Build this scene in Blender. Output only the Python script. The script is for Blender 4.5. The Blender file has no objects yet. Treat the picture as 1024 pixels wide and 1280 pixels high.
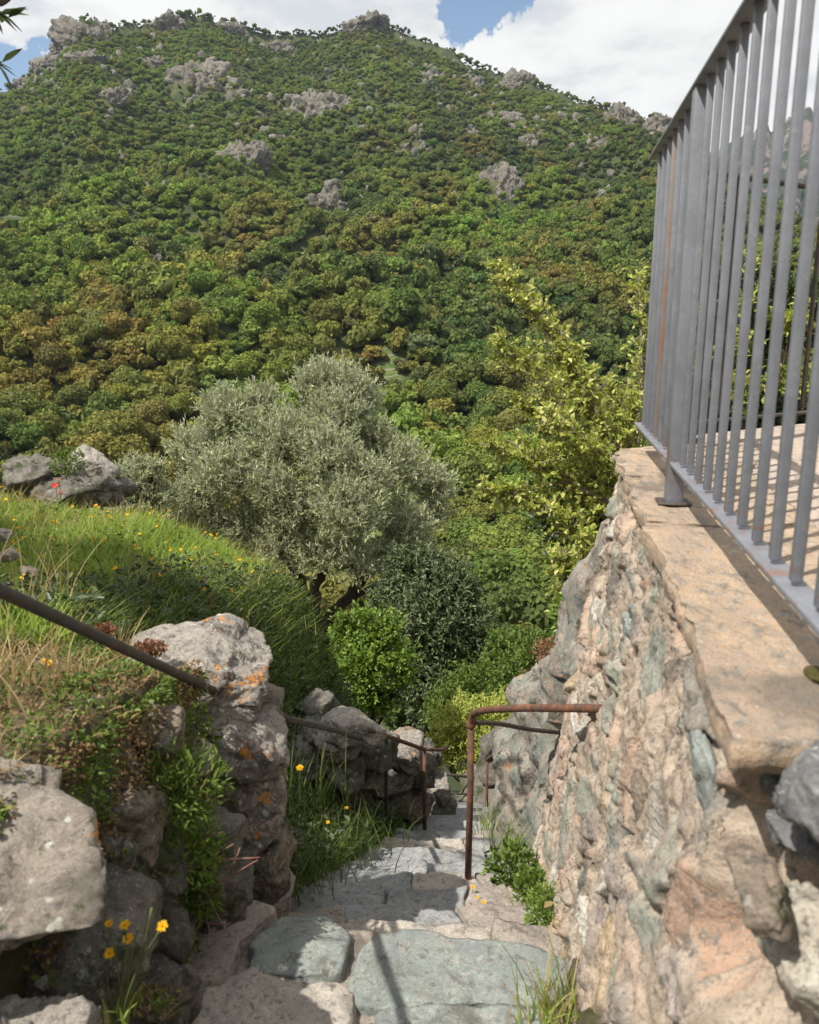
import bpy, bmesh, math, random
import numpy as np
from mathutils import Vector, Matrix
random.seed(7); RNG = np.random.default_rng(7)
S = bpy.context.scene; C = S.collection
TH = math.radians(12.8); CT, ST = math.cos(TH), math.sin(TH)
rad = math.radians

# ------------------------------------------------------------------ helpers
def ray(px, py):
    u = (px-512)/1024; v = (640-py)/1024
    return np.array([u, CT+v*ST, -ST+v*CT])
def at(px, py, Y):
    d = ray(px, py); return d*(Y/d[1])
def atz(px, py, z):
    d = ray(px, py); return d*(z/d[2])
_perm = np.random.default_rng(3).permutation(256); _perm = np.concatenate([_perm]*3)
_g = np.random.default_rng(4).normal(size=(256, 3)); _g /= np.linalg.norm(_g, axis=1)[:, None]
def perlin(p):
    p = np.asarray(p, float); i = np.floor(p).astype(int); f = p-i; i &= 255
    u = f*f*f*(f*(f*6-15)+10); out = np.zeros(len(p))
    for dx in (0, 1):
        wx = u[:, 0] if dx else 1-u[:, 0]
        for dy in (0, 1):
            wy = u[:, 1] if dy else 1-u[:, 1]
            for dz in (0, 1):
                wz = u[:, 2] if dz else 1-u[:, 2]
                h = _perm[_perm[_perm[(i[:, 0]+dx) & 255]+((i[:, 1]+dy) & 255)]+((i[:, 2]+dz) & 255)]
                out += wx*wy*wz*((_g[h]*(f-[dx, dy, dz])).sum(1))
    return out*1.5
def fbm(p, o=4, g=.5, l=2.03):
    p = np.asarray(p, float); a = 1; s = 0
    for k in range(o): s = s+a*perlin(p+17.3*k); p = p*l; a *= g
    return s
def ridged(p, o=4, g=.5):
    p = np.asarray(p, float); a = 1; s = 0
    for k in range(o): s = s+a*(1-2*np.abs(perlin(p+11.7*k))); p = p*2.1; a *= g
    return s
def sstep(a, b, x):
    t = np.clip((x-a)/(b-a), 0, 1); return t*t*(3-2*t)

def mesh_np(name, V, F, mat=None, smooth=False, attrs=None):
    """F: (n,k) int array or list of such arrays (each with its own k)"""
    V = np.asarray(V, dtype=np.float32)
    Fs = F if isinstance(F, list) else [F]
    Fs = [np.asarray(f, dtype=np.int32) for f in Fs if len(f)]
    me = bpy.data.meshes.new(name)
    me.vertices.add(len(V)); me.vertices.foreach_set('co', V.ravel())
    loops = np.concatenate([f.ravel() for f in Fs]); tot = np.concatenate([np.full(len(f), f.shape[1], dtype=np.int32) for f in Fs])
    st = np.concatenate([[0], np.cumsum(tot)[:-1]]).astype(np.int32)
    me.loops.add(len(loops)); me.loops.foreach_set('vertex_index', loops)
    me.polygons.add(len(tot)); me.polygons.foreach_set('loop_start', st); me.polygons.foreach_set('loop_total', tot)
    if smooth: me.polygons.foreach_set('use_smooth', np.ones(len(tot), dtype=bool))
    me.update(calc_edges=True)
    for k, (dom, arr) in (attrs or {}).items():
        arr = np.asarray(arr, dtype=np.float32)
        if arr.ndim == 2:
            a = me.attributes.new(k, 'FLOAT_COLOR', dom); a.data.foreach_set('color', np.c_[arr, np.ones(len(arr))].astype(np.float32).ravel())
        else:
            a = me.attributes.new(k, 'FLOAT', dom); a.data.foreach_set('value', arr)
    if mat: me.materials.append(mat)
    return me
def tag(o, label=None, cat=None, group=None, kind=None):
    if label: o['label'] = label
    if cat: o['category'] = cat
    if group: o['group'] = group
    if kind: o['kind'] = kind
    return o
def link(name, me, parent=None, loc=None):
    o = bpy.data.objects.new(name, me); C.objects.link(o)
    if parent: o.parent = parent
    if loc is not None: o.location = loc
    return o
def empty(name, loc, label, cat, group=None):
    o = bpy.data.objects.new(name, None); C.objects.link(o); o.location = loc; o.empty_display_size = .1
    return tag(o, label, cat, group)
class MB:
    def __init__(s): s.V = []; s.F = {}; s.n = 0; s.A = []
    def add(s, V, F, r=None):
        V = np.asarray(V, float); F = np.asarray(F, int)
        s.V.append(V); s.F.setdefault(F.shape[1], []).append(F+s.n); s.n += len(V)
        s.A.append(np.full(len(V), .5) if r is None else (np.full(len(V), r) if np.isscalar(r) else r))
    def build(s, name, mat, parent=None, origin=(0, 0, 0), smooth=False, loc=None):
        V = np.concatenate(s.V)-np.asarray(origin, float)
        me = mesh_np(name, V, [np.concatenate(f) for f in s.F.values()], mat, smooth, {'rnd': ('POINT', np.concatenate(s.A))})
        return link(name, me, parent, loc)
def frame(d):
    d = d/np.linalg.norm(d); a = np.array([0, 0, 1.]) if abs(d[2]) < .9 else np.array([1., 0, 0])
    x = np.cross(a, d); x /= np.linalg.norm(x); return x, np.cross(d, x), d
def tube(mb, pts, rads, n=6, r=None, cap=True, wob=0):
    pts = np.asarray(pts, float); m = len(pts)
    if np.isscalar(rads): rads = [rads]*m
    V = []; a = np.arange(n)*2*math.pi/n+.4
    px = None
    for i in range(m):
        d = pts[min(i+1, m-1)]-pts[max(i-1, 0)]
        if px is None: x, y, _ = frame(d)
        else:
            d = d/np.linalg.norm(d); x = px-d*np.dot(px, d); x /= np.linalg.norm(x); y = np.cross(d, x)
        px = x
        rr = rads[i]*(1+(RNG.random(n)-.5)*wob)
        V.append(pts[i]+np.outer(np.cos(a)*rr, x)+np.outer(np.sin(a)*rr, y))
    V = np.concatenate(V); F = []
    for i in range(m-1):
        for k in range(n): F.append([i*n+k, i*n+(k+1) % n, (i+1)*n+(k+1) % n, (i+1)*n+k])
    mb.add(V, F, r)
    if cap:
        mb.F.setdefault(n, []).append(np.array([list(range(n))[::-1], list(range((m-1)*n, m*n))])+mb.n-len(V))
def curve(pts, n=8):
    """Catmull-Rom through pts"""
    P = [np.asarray(p, float) for p in pts]; P = [2*P[0]-P[1]]+P+[2*P[-1]-P[-2]]; out = []
    for i in range(1, len(P)-2):
        for k in range(n):
            t = k/n
            out.append(.5*((2*P[i])+(-P[i-1]+P[i+1])*t+(2*P[i-1]-5*P[i]+4*P[i+1]-P[i+2])*t*t+(-P[i-1]+3*P[i]-3*P[i+1]+P[i+2])*t**3))
    out.append(P[-2]); return np.array(out)
def box(mb, c, ax, ay, az, r=None):
    """box with centre c and half axes vectors, slightly chamfered look left to bevel"""
    c = np.asarray(c, float); V = [c+i*ax+j*ay+k*az for i in (-1, 1) for j in (-1, 1) for k in (-1, 1)]
    mb.add(V, [[0, 1, 3, 2], [4, 6, 7, 5], [0, 4, 5, 1], [2, 3, 7, 6], [0, 2, 6, 4], [1, 5, 7, 3]], r)
_ico = {}
def ico(l):
    if l not in _ico:
        bm = bmesh.new(); bmesh.ops.create_icosphere(bm, subdivisions=l, radius=1)
        _ico[l] = (np.array([v.co[:] for v in bm.verts]), np.array([[v.index for v in f.verts] for f in bm.faces])); bm.free()
    return _ico[l]

# ------------------------------------------------------------------ materials
class NT:
    def __init__(s, tree): s.t = tree; tree.nodes.clear()
    def n(s, typ, ins=None, **kw):
        nd = s.t.nodes.new(typ)
        for k, v in kw.items(): setattr(nd, k, v)
        for k, v in (ins or {}).items():
            sk = nd.inputs[k]
            if isinstance(v, tuple) and len(v) == 2 and hasattr(v[0], 'outputs'): s.t.links.new(v[0].outputs[v[1]], sk)
            elif hasattr(v, 'outputs'): s.t.links.new(v.outputs[0], sk)
            else:
                if hasattr(sk.default_value, '__len__') and hasattr(v, '__len__') and len(sk.default_value) == 4 and len(v) == 3: v = (*v, 1)
                sk.default_value = v
        return nd
    def mix(s, a, b, f, mode='MIX'):
        nd = s.t.nodes.new('ShaderNodeMix'); nd.data_type = 'RGBA'; nd.blend_type = mode
        for idx, v in ((0, f), (6, a), (7, b)):
            sk = nd.inputs[idx]
            if isinstance(v, tuple) and len(v) == 2 and hasattr(v[0], 'outputs'): s.t.links.new(v[0].outputs[v[1]], sk)
            elif hasattr(v, 'outputs'): s.t.links.new(v.outputs[0], sk)
            else: sk.default_value = (*v, 1) if hasattr(v, '__len__') and len(v) == 3 else v
        return (nd, 2)
    def math(s, op, a, b=0., c=0., clamp=False):
        nd = s.t.nodes.new('ShaderNodeMath'); nd.operation = op; nd.use_clamp = clamp
        for i, v in enumerate((a, b, c)):
            if isinstance(v, tuple): s.t.links.new(v[0].outputs[v[1]], nd.inputs[i])
            elif hasattr(v, 'outputs'): s.t.links.new(v.outputs[0], nd.inputs[i])
            else: nd.inputs[i].default_value = v
        return (nd, 0)
    def ramp(s, f, a, b, lo=0., hi=1.):
        nd = s.t.nodes.new('ShaderNodeMapRange'); nd.interpolation_type = 'SMOOTHSTEP'
        for i, v in enumerate((f, a, b, lo, hi)):
            if isinstance(v, tuple): s.t.links.new(v[0].outputs[v[1]], nd.inputs[i])
            elif hasattr(v, 'outputs'): s.t.links.new(v.outputs[0], nd.inputs[i])
            else: nd.inputs[i].default_value = v
        return (nd, 0)
    def noise(s, vec, scale, detail=5, rough=.6, dist=0.):
        return (s.n('ShaderNodeTexNoise', {'Vector': vec, 'Scale': scale, 'Detail': float(detail), 'Roughness': rough, 'Distortion': dist}), 0)
def newmat(name):
    m = bpy.data.materials.new(name); m.use_nodes = True; return m, NT(m.node_tree)
def finish(t, col, rough=.9, bump=None, bs=.5, bd=.01, spec=.3):
    ins = {'Base Color': col, 'Roughness': rough, 'Specular IOR Level': spec}
    if bump is not None: ins['Normal'] = (t.n('ShaderNodeBump', {'Strength': bs, 'Distance': bd, 'Height': bump}), 0)
    p = t.n('ShaderNodeBsdfPrincipled', ins)
    t.n('ShaderNodeOutputMaterial', {'Surface': (p, 0)})
def rockmat(name, c1, c2, c3=None, lichen=.5, orange=0., scale=1., bump=1., attr=False, moss=0., vein=0., stretch=(1, 1, 1), dark=.35, cracks=.0):
    m, t = newmat(name)
    tc = t.n('ShaderNodeTexCoord')
    mp = (t.n('ShaderNodeMapping', {'Vector': (tc, 3), 'Scale': stretch}), 0); o = (tc, 3)
    n1 = t.noise(mp, 5*scale, 8, .65, .6); n2 = t.noise(mp, 22*scale, 8, .7, .3); n3 = t.noise(o, 95*scale, 6, .7)
    base = (t.n('ShaderNodeAttribute', attribute_name='col'), 0) if attr else t.mix(c1, c2, t.ramp(n1, .38, .62))
    col = base
    if attr: col = t.mix(col, t.mix(col, c1, .6), t.ramp(n1, .45, .7))
    if c3: col = t.mix(col, c3, t.ramp(t.noise(mp, 9*scale, 7, .7, 1.2), .54, .66, 0, .8))
    pit = t.ramp(t.noise(o, 48*scale, 7, .75, .4), .60, .50, 0, 1)
    col = t.mix(col, (dark*.22, dark*.21, dark*.19), t.ramp(n2, .53, .64, 0, .85))
    col = t.mix(col, (dark*.4, dark*.37, dark*.33), t.math('MULTIPLY', t.ramp(t.noise(o, 60*scale, 6, .75), .51, .60), .75))       # dark weathering specks
    col = t.mix(col, (.50, .47, .42), t.ramp(n3, .55, .68, 0, .6))
    if lichen > 0:
        v = t.n('ShaderNodeTexVoronoi', {'Vector': t.mix(o, (t.noise(o, 30*scale), 0), .05) if False else o, 'Scale': 17*scale, 'Randomness': 1.})
        w = t.math('ADD', (v, 0), t.math('MULTIPLY', n2, .8))
        pres = t.ramp(t.noise(o, 3.5*scale, 3), .5, .6)
        col = t.mix(col, (.52, .54, .47), t.math('MULTIPLY', t.ramp(w, .62, .55, 0, 1), t.math('MULTIPLY', pres, lichen)))
    wv_ = t.mix(o, (t.n('ShaderNodeTexNoise', {'Vector': o, 'Scale': 12*scale, 'Detail': 7., 'Roughness': .7}), 1), .22)
    ve = t.n('ShaderNodeTexVoronoi', {'Vector': wv_, 'Scale': 5*scale}, feature='DISTANCE_TO_EDGE')
    crack = t.math('MULTIPLY', t.ramp((ve, 0), .02, .002), t.ramp(t.noise(o, 4*scale, 5, .6), .50, .60, 0, cracks))
    col = t.mix(col, (.03, .027, .023), t.math('MULTIPLY', crack, .85))
    n4 = t.noise(o, 230*scale, 4, .7); col = t.mix(col, t.mix(col, (.03, .028, .025), .55), t.ramp(n4, .54, .64))
    n5 = t.noise(mp, 2.2*scale, 6, .65, .8); col = t.mix(col, t.mix(col, (.08, .075, .065), .62), t.ramp(n5, .54, .66))
    if moss > 0:
        col = t.mix(col, (.05, .07, .02), t.ramp(t.noise(o, 7*scale, 6, .7), .6-.12*moss, .66, 0, .85))
    if orange > 0:
        w = t.math('ADD', t.noise(o, 38*scale, 6, .8), t.math('MULTIPLY', n2, .9))
        pres = t.ramp(t.noise(o, 5.2*scale, 2), .66-.09*orange, .70-.06*orange)
        col = t.mix(col, (.64, .25, .03), t.math('MULTIPLY', t.ramp(w, .94, 1.06, 0, .9), pres))
    if vein > 0:
        nv = t.math('ABSOLUTE', t.math('SUBTRACT', t.noise(mp, 4.5*scale, 4, .55, 1.5), .5)); on = t.ramp(t.noise(mp, 3*scale, 2), .48, .58)
        col = t.mix(col, (.42, .45, .41), t.math('MULTIPLY', t.ramp(nv, .012, .002, 0, vein), on))
    h = t.math('SUBTRACT', t.math('MULTIPLY', n4, .12), t.math('MULTIPLY', crack, .35)); h = t.math('ADD', h, t.math('MULTIPLY', n1, 1.2), t.math('ADD', t.math('MULTIPLY', n2, .8), t.math('MULTIPLY', n3, .34)))
    finish(t, col, .88, h, .95*bump, .036/scale, .25)
    return m
def leafmat(name, c1, c2, c3, trans=.35, rough=.55, spec=.4, back=None, objcol=None, cell=True):
    """c1..c3 over the per-leaf 'rnd' attribute; objcol: 'OBJ' or 'INST' multiplies by the tree's own colour"""
    m, t = newmat(name)
    r = (t.n('ShaderNodeAttribute', attribute_name='rnd'), 2)
    if objcol:
        tint = (t.n('ShaderNodeObjectInfo'), 1) if objcol == 'OBJ' else (t.n('ShaderNodeAttribute', attribute_name='tint', attribute_type='INSTANCER'), 0)
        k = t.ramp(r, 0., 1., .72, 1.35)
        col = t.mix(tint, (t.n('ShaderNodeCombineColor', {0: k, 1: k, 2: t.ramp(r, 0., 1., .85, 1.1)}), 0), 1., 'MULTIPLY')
    else:
        col = t.mix(t.mix(c1, c2, t.ramp(r, 0., .55)), c3, t.ramp(r, .6, 1.))
    if back: col = t.mix(col, back, (t.n('ShaderNodeNewGeometry'), 6))
    p = t.n('ShaderNodeBsdfPrincipled', {'Base Color': col, 'Roughness': rough, 'Specular IOR Level': spec})
    tr = t.n('ShaderNodeBsdfTranslucent', {'Color': t.mix(col, (1., 1., .25), 1., 'MULTIPLY') if False else col})
    mx = t.n('ShaderNodeMixShader', {0: trans, 1: (p, 0), 2: (tr, 0)})
    t.n('ShaderNodeOutputMaterial', {'Surface': (mx, 0)})
    return m
def plain(name, c, rough=.8, var=.3, sc=20, spec=.3, metallic=0, c2=None, thr=(.5, .7), bump=.3, bd=.003):
    m, t = newmat(name); tc = t.n('ShaderNodeTexCoord'); n = t.noise((tc, 3), sc, 6, .65)
    col = t.mix(c, tuple(x*(1-var) for x in c), t.ramp(n, .3, .7))
    if c2: col = t.mix(col, c2, t.ramp(t.noise((tc, 3), sc*.6, 7, .7), *thr))
    finish(t, col, rough, n, bump, bd, spec); return m

M = {}
M['wall'] = rockmat('pink_mortar_masonry', (.45, .345, .275), (.37, .29, .235), lichen=.35, attr=True, bump=1.1, orange=.0, scale=1.7, dark=.6, cracks=.6)
M['coping'] = rockmat('ochre_coping_stone', (.43, .315, .215), (.33, .25, .185), (.17, .15, .125), lichen=.35, scale=1.1, bump=.8, stretch=(1, .6, 1), dark=.7)
M['floor'] = rockmat('terrace_paving', (.44, .35, .29), (.37, .30, .25), lichen=.2, scale=.8, bump=.4, dark=.7)
M['granite'] = rockmat('lichen_granite', (.34, .31, .275), (.24, .22, .20), (.40, .36, .31), lichen=.8, orange=.52, scale=1.3, cracks=.6)
M['granite_clean'] = rockmat('pale_granite', (.40, .365, .32), (.30, .275, .245), (.44, .42, .38), lichen=.7, scale=1.4, cracks=.25)
M['weathered'] = rockmat('weathered_brown_grey_rock', (.34, .295, .25), (.25, .215, .18), (.22, .19, .155), lichen=1., orange=.12, moss=.2, scale=2.0, dark=.5, bump=1.2)
M['brownrock'] = rockmat('brown_field_stone', (.27, .215, .165), (.18, .15, .125), (.30, .25, .21), lichen=.45, orange=.0, moss=.5, scale=1.6, cracks=.6)
M['darkrock'] = rockmat('dark_mossy_rock', (.17, .155, .135), (.10, .095, .085), (.28, .26, .23), lichen=.6, moss=.8, scale=1.3, cracks=.6)
M['outcrop'] = rockmat('grey_green_outcrop', (.38, .32, .275), (.22, .25, .225), (.44, .33, .26), lichen=.7, orange=.05, moss=.15, scale=1.9, bump=1.4, stretch=(1, 1, .5), dark=.45, cracks=.6)
M['green_slab'] = rockmat('green_serpentine_slab', (.25, .285, .265), (.195, .225, .225), (.33, .305, .27), lichen=.25, vein=.35, scale=1.8, dark=.5, bump=.7)
M['slate_slab'] = rockmat('blue_grey_slate_slab', (.30, .31, .32), (.225, .24, .255), (.38, .36, .34), lichen=.2, vein=.5, scale=1.8, dark=.5, bump=.7)
M['pale_slab'] = rockmat('pale_step_slab', (.47, .425, .37), (.39, .355, .32), (.52, .48, .42), lichen=.6, scale=2., bump=.9, dark=.6)
M['brown_slab'] = rockmat('brown_step_slab', (.37, .32, .28), (.29, .255, .23), (.42, .35, .29), lichen=.3, scale=1.8, dark=.5)
M['joint'] = rockmat('joint_mortar', (.33, .28, .235), (.25, .21, .18), (.17, .15, .11), lichen=.2, scale=2.6, moss=.3, dark=.5)
M['greystone'] = rockmat('blue_grey_veined_stone', (.17, .175, .185), (.115, .12, .13), (.3, .31, .32), lichen=0, vein=1., scale=4, dark=.4)
M['whitestone'] = rockmat('white_lichened_stone', (.42, .38, .32), (.50, .48, .42), (.28, .26, .2), lichen=1., scale=3., moss=.25)
M['cliff'] = rockmat('mountain_cliff', (.235, .215, .18), (.165, .15, .125), (.09, .09, .06), lichen=0, scale=.03, bump=2.2, dark=.3, stretch=(1, 1, .6))
M['soil'] = rockmat('path_soil', (.21, .165, .13), (.15, .12, .10), (.10, .11, .05), lichen=.1, scale=1.5)
M['rust'] = plain('rusted_iron', (.12, .068, .048), .75, .5, 35, .4, c2=(.21, .085, .04), thr=(.45, .65))
M['oldiron'] = plain('dark_handrail_iron', (.055, .047, .042), .6, .4, 40, .45, c2=(.11, .065, .045), thr=(.5, .68))
def painted_steel():
    m, t = newmat('grey_painted_steel'); tc = t.n('ShaderNodeTexCoord'); o = (tc, 3); z = (t.n('ShaderNodeSeparateXYZ', {0: o}), 2)
    n = t.noise(o, 14, 7, .7); n2 = t.noise(o, 70, 6, .75)
    c = t.mix((.185, .197, .228), (.15, .16, .185), t.ramp(n, .35, .65)); c = t.mix(c, (.30, .305, .31), t.ramp(n2, .56, .7, 0, .5))
    end = t.math('MAXIMUM', t.ramp(z, .19, .145, 0, .10), t.ramp(z, .98, 1.05, 0, .05))
    rust = t.ramp(t.math('ADD', t.math('ADD', t.math('MULTIPLY', n, .6), t.math('MULTIPLY', n2, .4)), end), .63, .69)
    c = t.mix(c, t.mix((.17, .085, .05), (.26, .15, .10), n2), rust)
    finish(t, c, .5, n2, .35, .0015, .45); return m
M['paint'] = painted_steel()
M['paint_rust'] = plain('grey_paint_worn_to_rust', (.22, .19, .18), .6, .2, 15, .4, c2=(.22, .13, .09), thr=(.45, .6))
M['bark'] = plain('dark_bark', (.075, .06, .048), .95, .5, 25, .1, bump=1, bd=.01)
M['twig'] = plain('pale_twig_bark', (.28, .24, .19), .9, .4, 30, .1)
M['stem'] = plain('green_stem', (.10, .13, .04), .7, .3, 30, .2)
M['redstem'] = plain('pink_stem', (.30, .15, .12), .6, .3, 30, .3)
M['petal_y'] = plain('yellow_petals', (.80, .46, .01), .6, .25, 60, .2)
M['petal_o'] = plain('orange_centre', (.62, .20, .01), .6, .25, 60, .2)
M['petal_r'] = plain('red_petals', (.72, .015, .008), .5, .2, 60, .3)
M['olive'] = leafmat('olive_leaves', (.23, .265, .115), (.38, .42, .19), (.64, .65, .38), .3, .4, .5, back=(.50, .52, .38))
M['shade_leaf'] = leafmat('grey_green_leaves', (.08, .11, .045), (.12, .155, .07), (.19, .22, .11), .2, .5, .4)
M['bright'] = leafmat('bright_green_leaves', (.11, .19, .025), (.17, .27, .04), (.28, .38, .07), .4, .4, .5)
M['yellowgreen'] = leafmat('yellow_green_leaves', (.24, .31, .055), (.44, .49, .10), (.70, .66, .25), .45, .42, .5)
M['darkleaf'] = leafmat('dark_green_leaves', (.035, .055, .02), (.06, .09, .028), (.12, .16, .04), .3, .45, .5)
M['grass'] = leafmat('green_grass', (.14, .22, .035), (.30, .40, .07), (.58, .56, .22), .45, .55, .3)
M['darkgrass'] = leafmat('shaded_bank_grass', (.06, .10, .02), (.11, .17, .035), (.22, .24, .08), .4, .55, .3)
M['drygrass'] = leafmat('dry_grass', (.30, .215, .10), (.42, .31, .15), (.52, .40, .21), .35, .6, .3)
M['weed'] = leafmat('weed_leaves', (.07, .12, .022), (.13, .20, .035), (.22, .30, .06), .4, .5, .35)
M['brown_leaf'] = leafmat('dry_brown_leaves', (.14, .09, .045), (.22, .14, .07), (.30, .22, .10), .3, .7, .2)
M['sedum'] = leafmat('red_stonecrop', (.17, .07, .045), (.26, .12, .075), (.30, .20, .10), .25, .5, .4)
M['crown'] = leafmat('forest_foliage', 0, 0, 0, .22, .75, .08, objcol='OBJ')
M['crown_far'] = leafmat('far_forest_foliage', 0, 0, 0, .22, .75, .08, objcol='INST')

# ------------------------------------------------------------------ ground shapes
PS = .55
def xc(Y): return -.13+.165*(Y-1.85)+.03*np.maximum(Y-4, 0)
def zp(Y): return -1.61-PS*(Y-1.85)
def wx(Y): return .393+.18*(Y-.89)          # outer edge of the coping
TR = np.array([0, 8, 12, 30, 50, 65, 90, 130, 170, 260, 330, 380, 600, 850, 1150, 1400.])
TZ = np.array([-1, -5.2, -8.2, -18, -27.5, -32.5, -38, -46, -54, -42, -20, -3, 59, 156, 308, 466.])
SILP = [(-160, 190), (-60, 150), (0, 115), (20, 105), (45, 84), (66, 76), (76, 50), (90, 30), (110, 22), (130, 30), (160, 32), (200, 24), (245, 17), (290, 26), (340, 41), (400, 43), (430, 32), (455, 22), (480, 30), (520, 47), (560, 63), (600, 83), (640, 99), (680, 111), (720, 126), (745, 134), (775, 134), (800, 146), (840, 152), (856, 168), (900, 215), (950, 250), (1024, 290), (1150, 330), (1400, 360)]
def azel(px, py):
    d = ray(px, py); return math.atan2(d[0], d[1]), d[2]/math.hypot(d[0], d[1])
SA = np.array([azel(*p)[0] for p in SILP]); SE = np.array([azel(*p)[1] for p in SILP])
RA = np.array([rad(x) for x in (-40, -25, -10, 0, 10, 18, 24, 32, 45)]); RR = np.array([1050, 1150, 1350, 1350, 1200, 1050, 900, 800, 800.])
def terr(x, y):
    """height of the land away from the steps"""
    x = np.asarray(x, float); y = np.asarray(y, float)
    r = np.hypot(x, y)+1e-6; az = np.arctan2(x, y)
    R = np.interp(az, RA, RR); e = np.interp(az, SA, SE)
    t = np.clip((r-330)/(R-330), 0, None)
    # slope beyond the valley: tangent of elevation goes from the foot to the skyline
    tref = np.clip((TR-330)/(1350-330), 0, None); eref = np.where(TR > 320, TZ/np.maximum(TR, 1), 0)
    k = np.interp(t, tref[10:], eref[10:]/eref[13+1] if False else (eref[10:]-eref[10])/( .3325-eref[10]))
    el = eref[10]+(e-eref[10])*np.minimum(k, 1)
    far = r*el
    over = np.maximum(r-R, 0); far = np.where(r > R, R*e-.45*over, far)
    z = np.where(r > 330, far, np.interp(r, TR, TZ))
    amp = sstep(60, 500, r)*(1-.8*sstep(.72, 1., np.where(r > R, 1, t)))
    p = np.stack([x/150, y/150, np.zeros_like(x)], -1).reshape(-1, 3)
    z = z+(amp*33)*((ridged(p, 3)-.6).reshape(x.shape))*.75
    z = z+sstep(350, 700, r)*3.5*fbm(np.stack([x/25, y/25, x*0], -1).reshape(-1, 3), 3).reshape(x.shape)
    lw = sstep(-1., -4., x)*sstep(26, 12, r)
    return z+lw*1.2
def ground(x, y):
    """hillside around the steps"""
    x = np.asarray(x, float); y = np.asarray(y, float)
    path = zp(y)
    mead = -1.325-.651*x-.239*y
    mead = np.minimum(mead, -.9-.1*y+.25*np.maximum(-x-2.5, 0)) + .05*np.sin(x*2.1+y)*np.cos(y*1.3)
    mound = -.84-.10*(y-1.6)
    w = sstep(1.9, 3.4, y+.35*(x+1)); left = mound*(1-w)+mead*w
    # edge of the meadow, dropping away toward the olive
    dd = (y-(6.2+(-.75-x)*1.27))*.62
    left = left-sstep(0, 1.2, dd)*1.1-np.maximum(dd-.5, 0)*.75
    xl = xc(y)-np.interp(y, [2.2, 2.6], [.42, .46])
    wd = np.interp(y, [-3, 2.3, 2.8, 6], [.12, .12, .85, 1.3])
    wl = sstep(0, 1, (xl-x)/wd)
    z = path*(1-wl)+np.maximum(left, path-.1)*wl
    rt = path+np.minimum(1.3, np.maximum(0, x-xc(y)-.55)*1.1)*sstep(3.3, 3.9, y)
    z = np.where(x > xc(y)+.5, rt, z)
    r = np.hypot(x, y); k = sstep(6.5, 13, r)
    return z*(1-k)+terr(x, y)*k
def hit(px, py, f=terr, r0=30, r1=1600, lift=0):
    d = ray(px, py); d = d/math.hypot(d[0], d[1]); rs = np.geomspace(r0, r1, 1500)
    z = f(d[0]*rs, d[1]*rs)+lift; k = np.nonzero(z >= d[2]*rs)[0]
    r = rs[k[0]] if len(k) else r1
    return d*r
def proj(P):
    P = np.atleast_2d(P); dep = P[:, 1]*CT-P[:, 2]*ST; up = P[:, 1]*ST+P[:, 2]*CT
    return 512+1024*P[:, 0]/dep, 640-1024*up/dep, dep

def grid(xs, ys, f):
    X, Y = np.meshgrid(xs, ys); Z = f(X, Y); V = np.stack([X, Y, Z], -1).reshape(-1, 3)
    n, m = len(xs), len(ys); i = np.arange(n*m).reshape(m, n)
    return V, np.stack([i[:-1, :-1], i[:-1, 1:], i[1:, 1:], i[1:, :-1]], -1).reshape(-1, 4)

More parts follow.
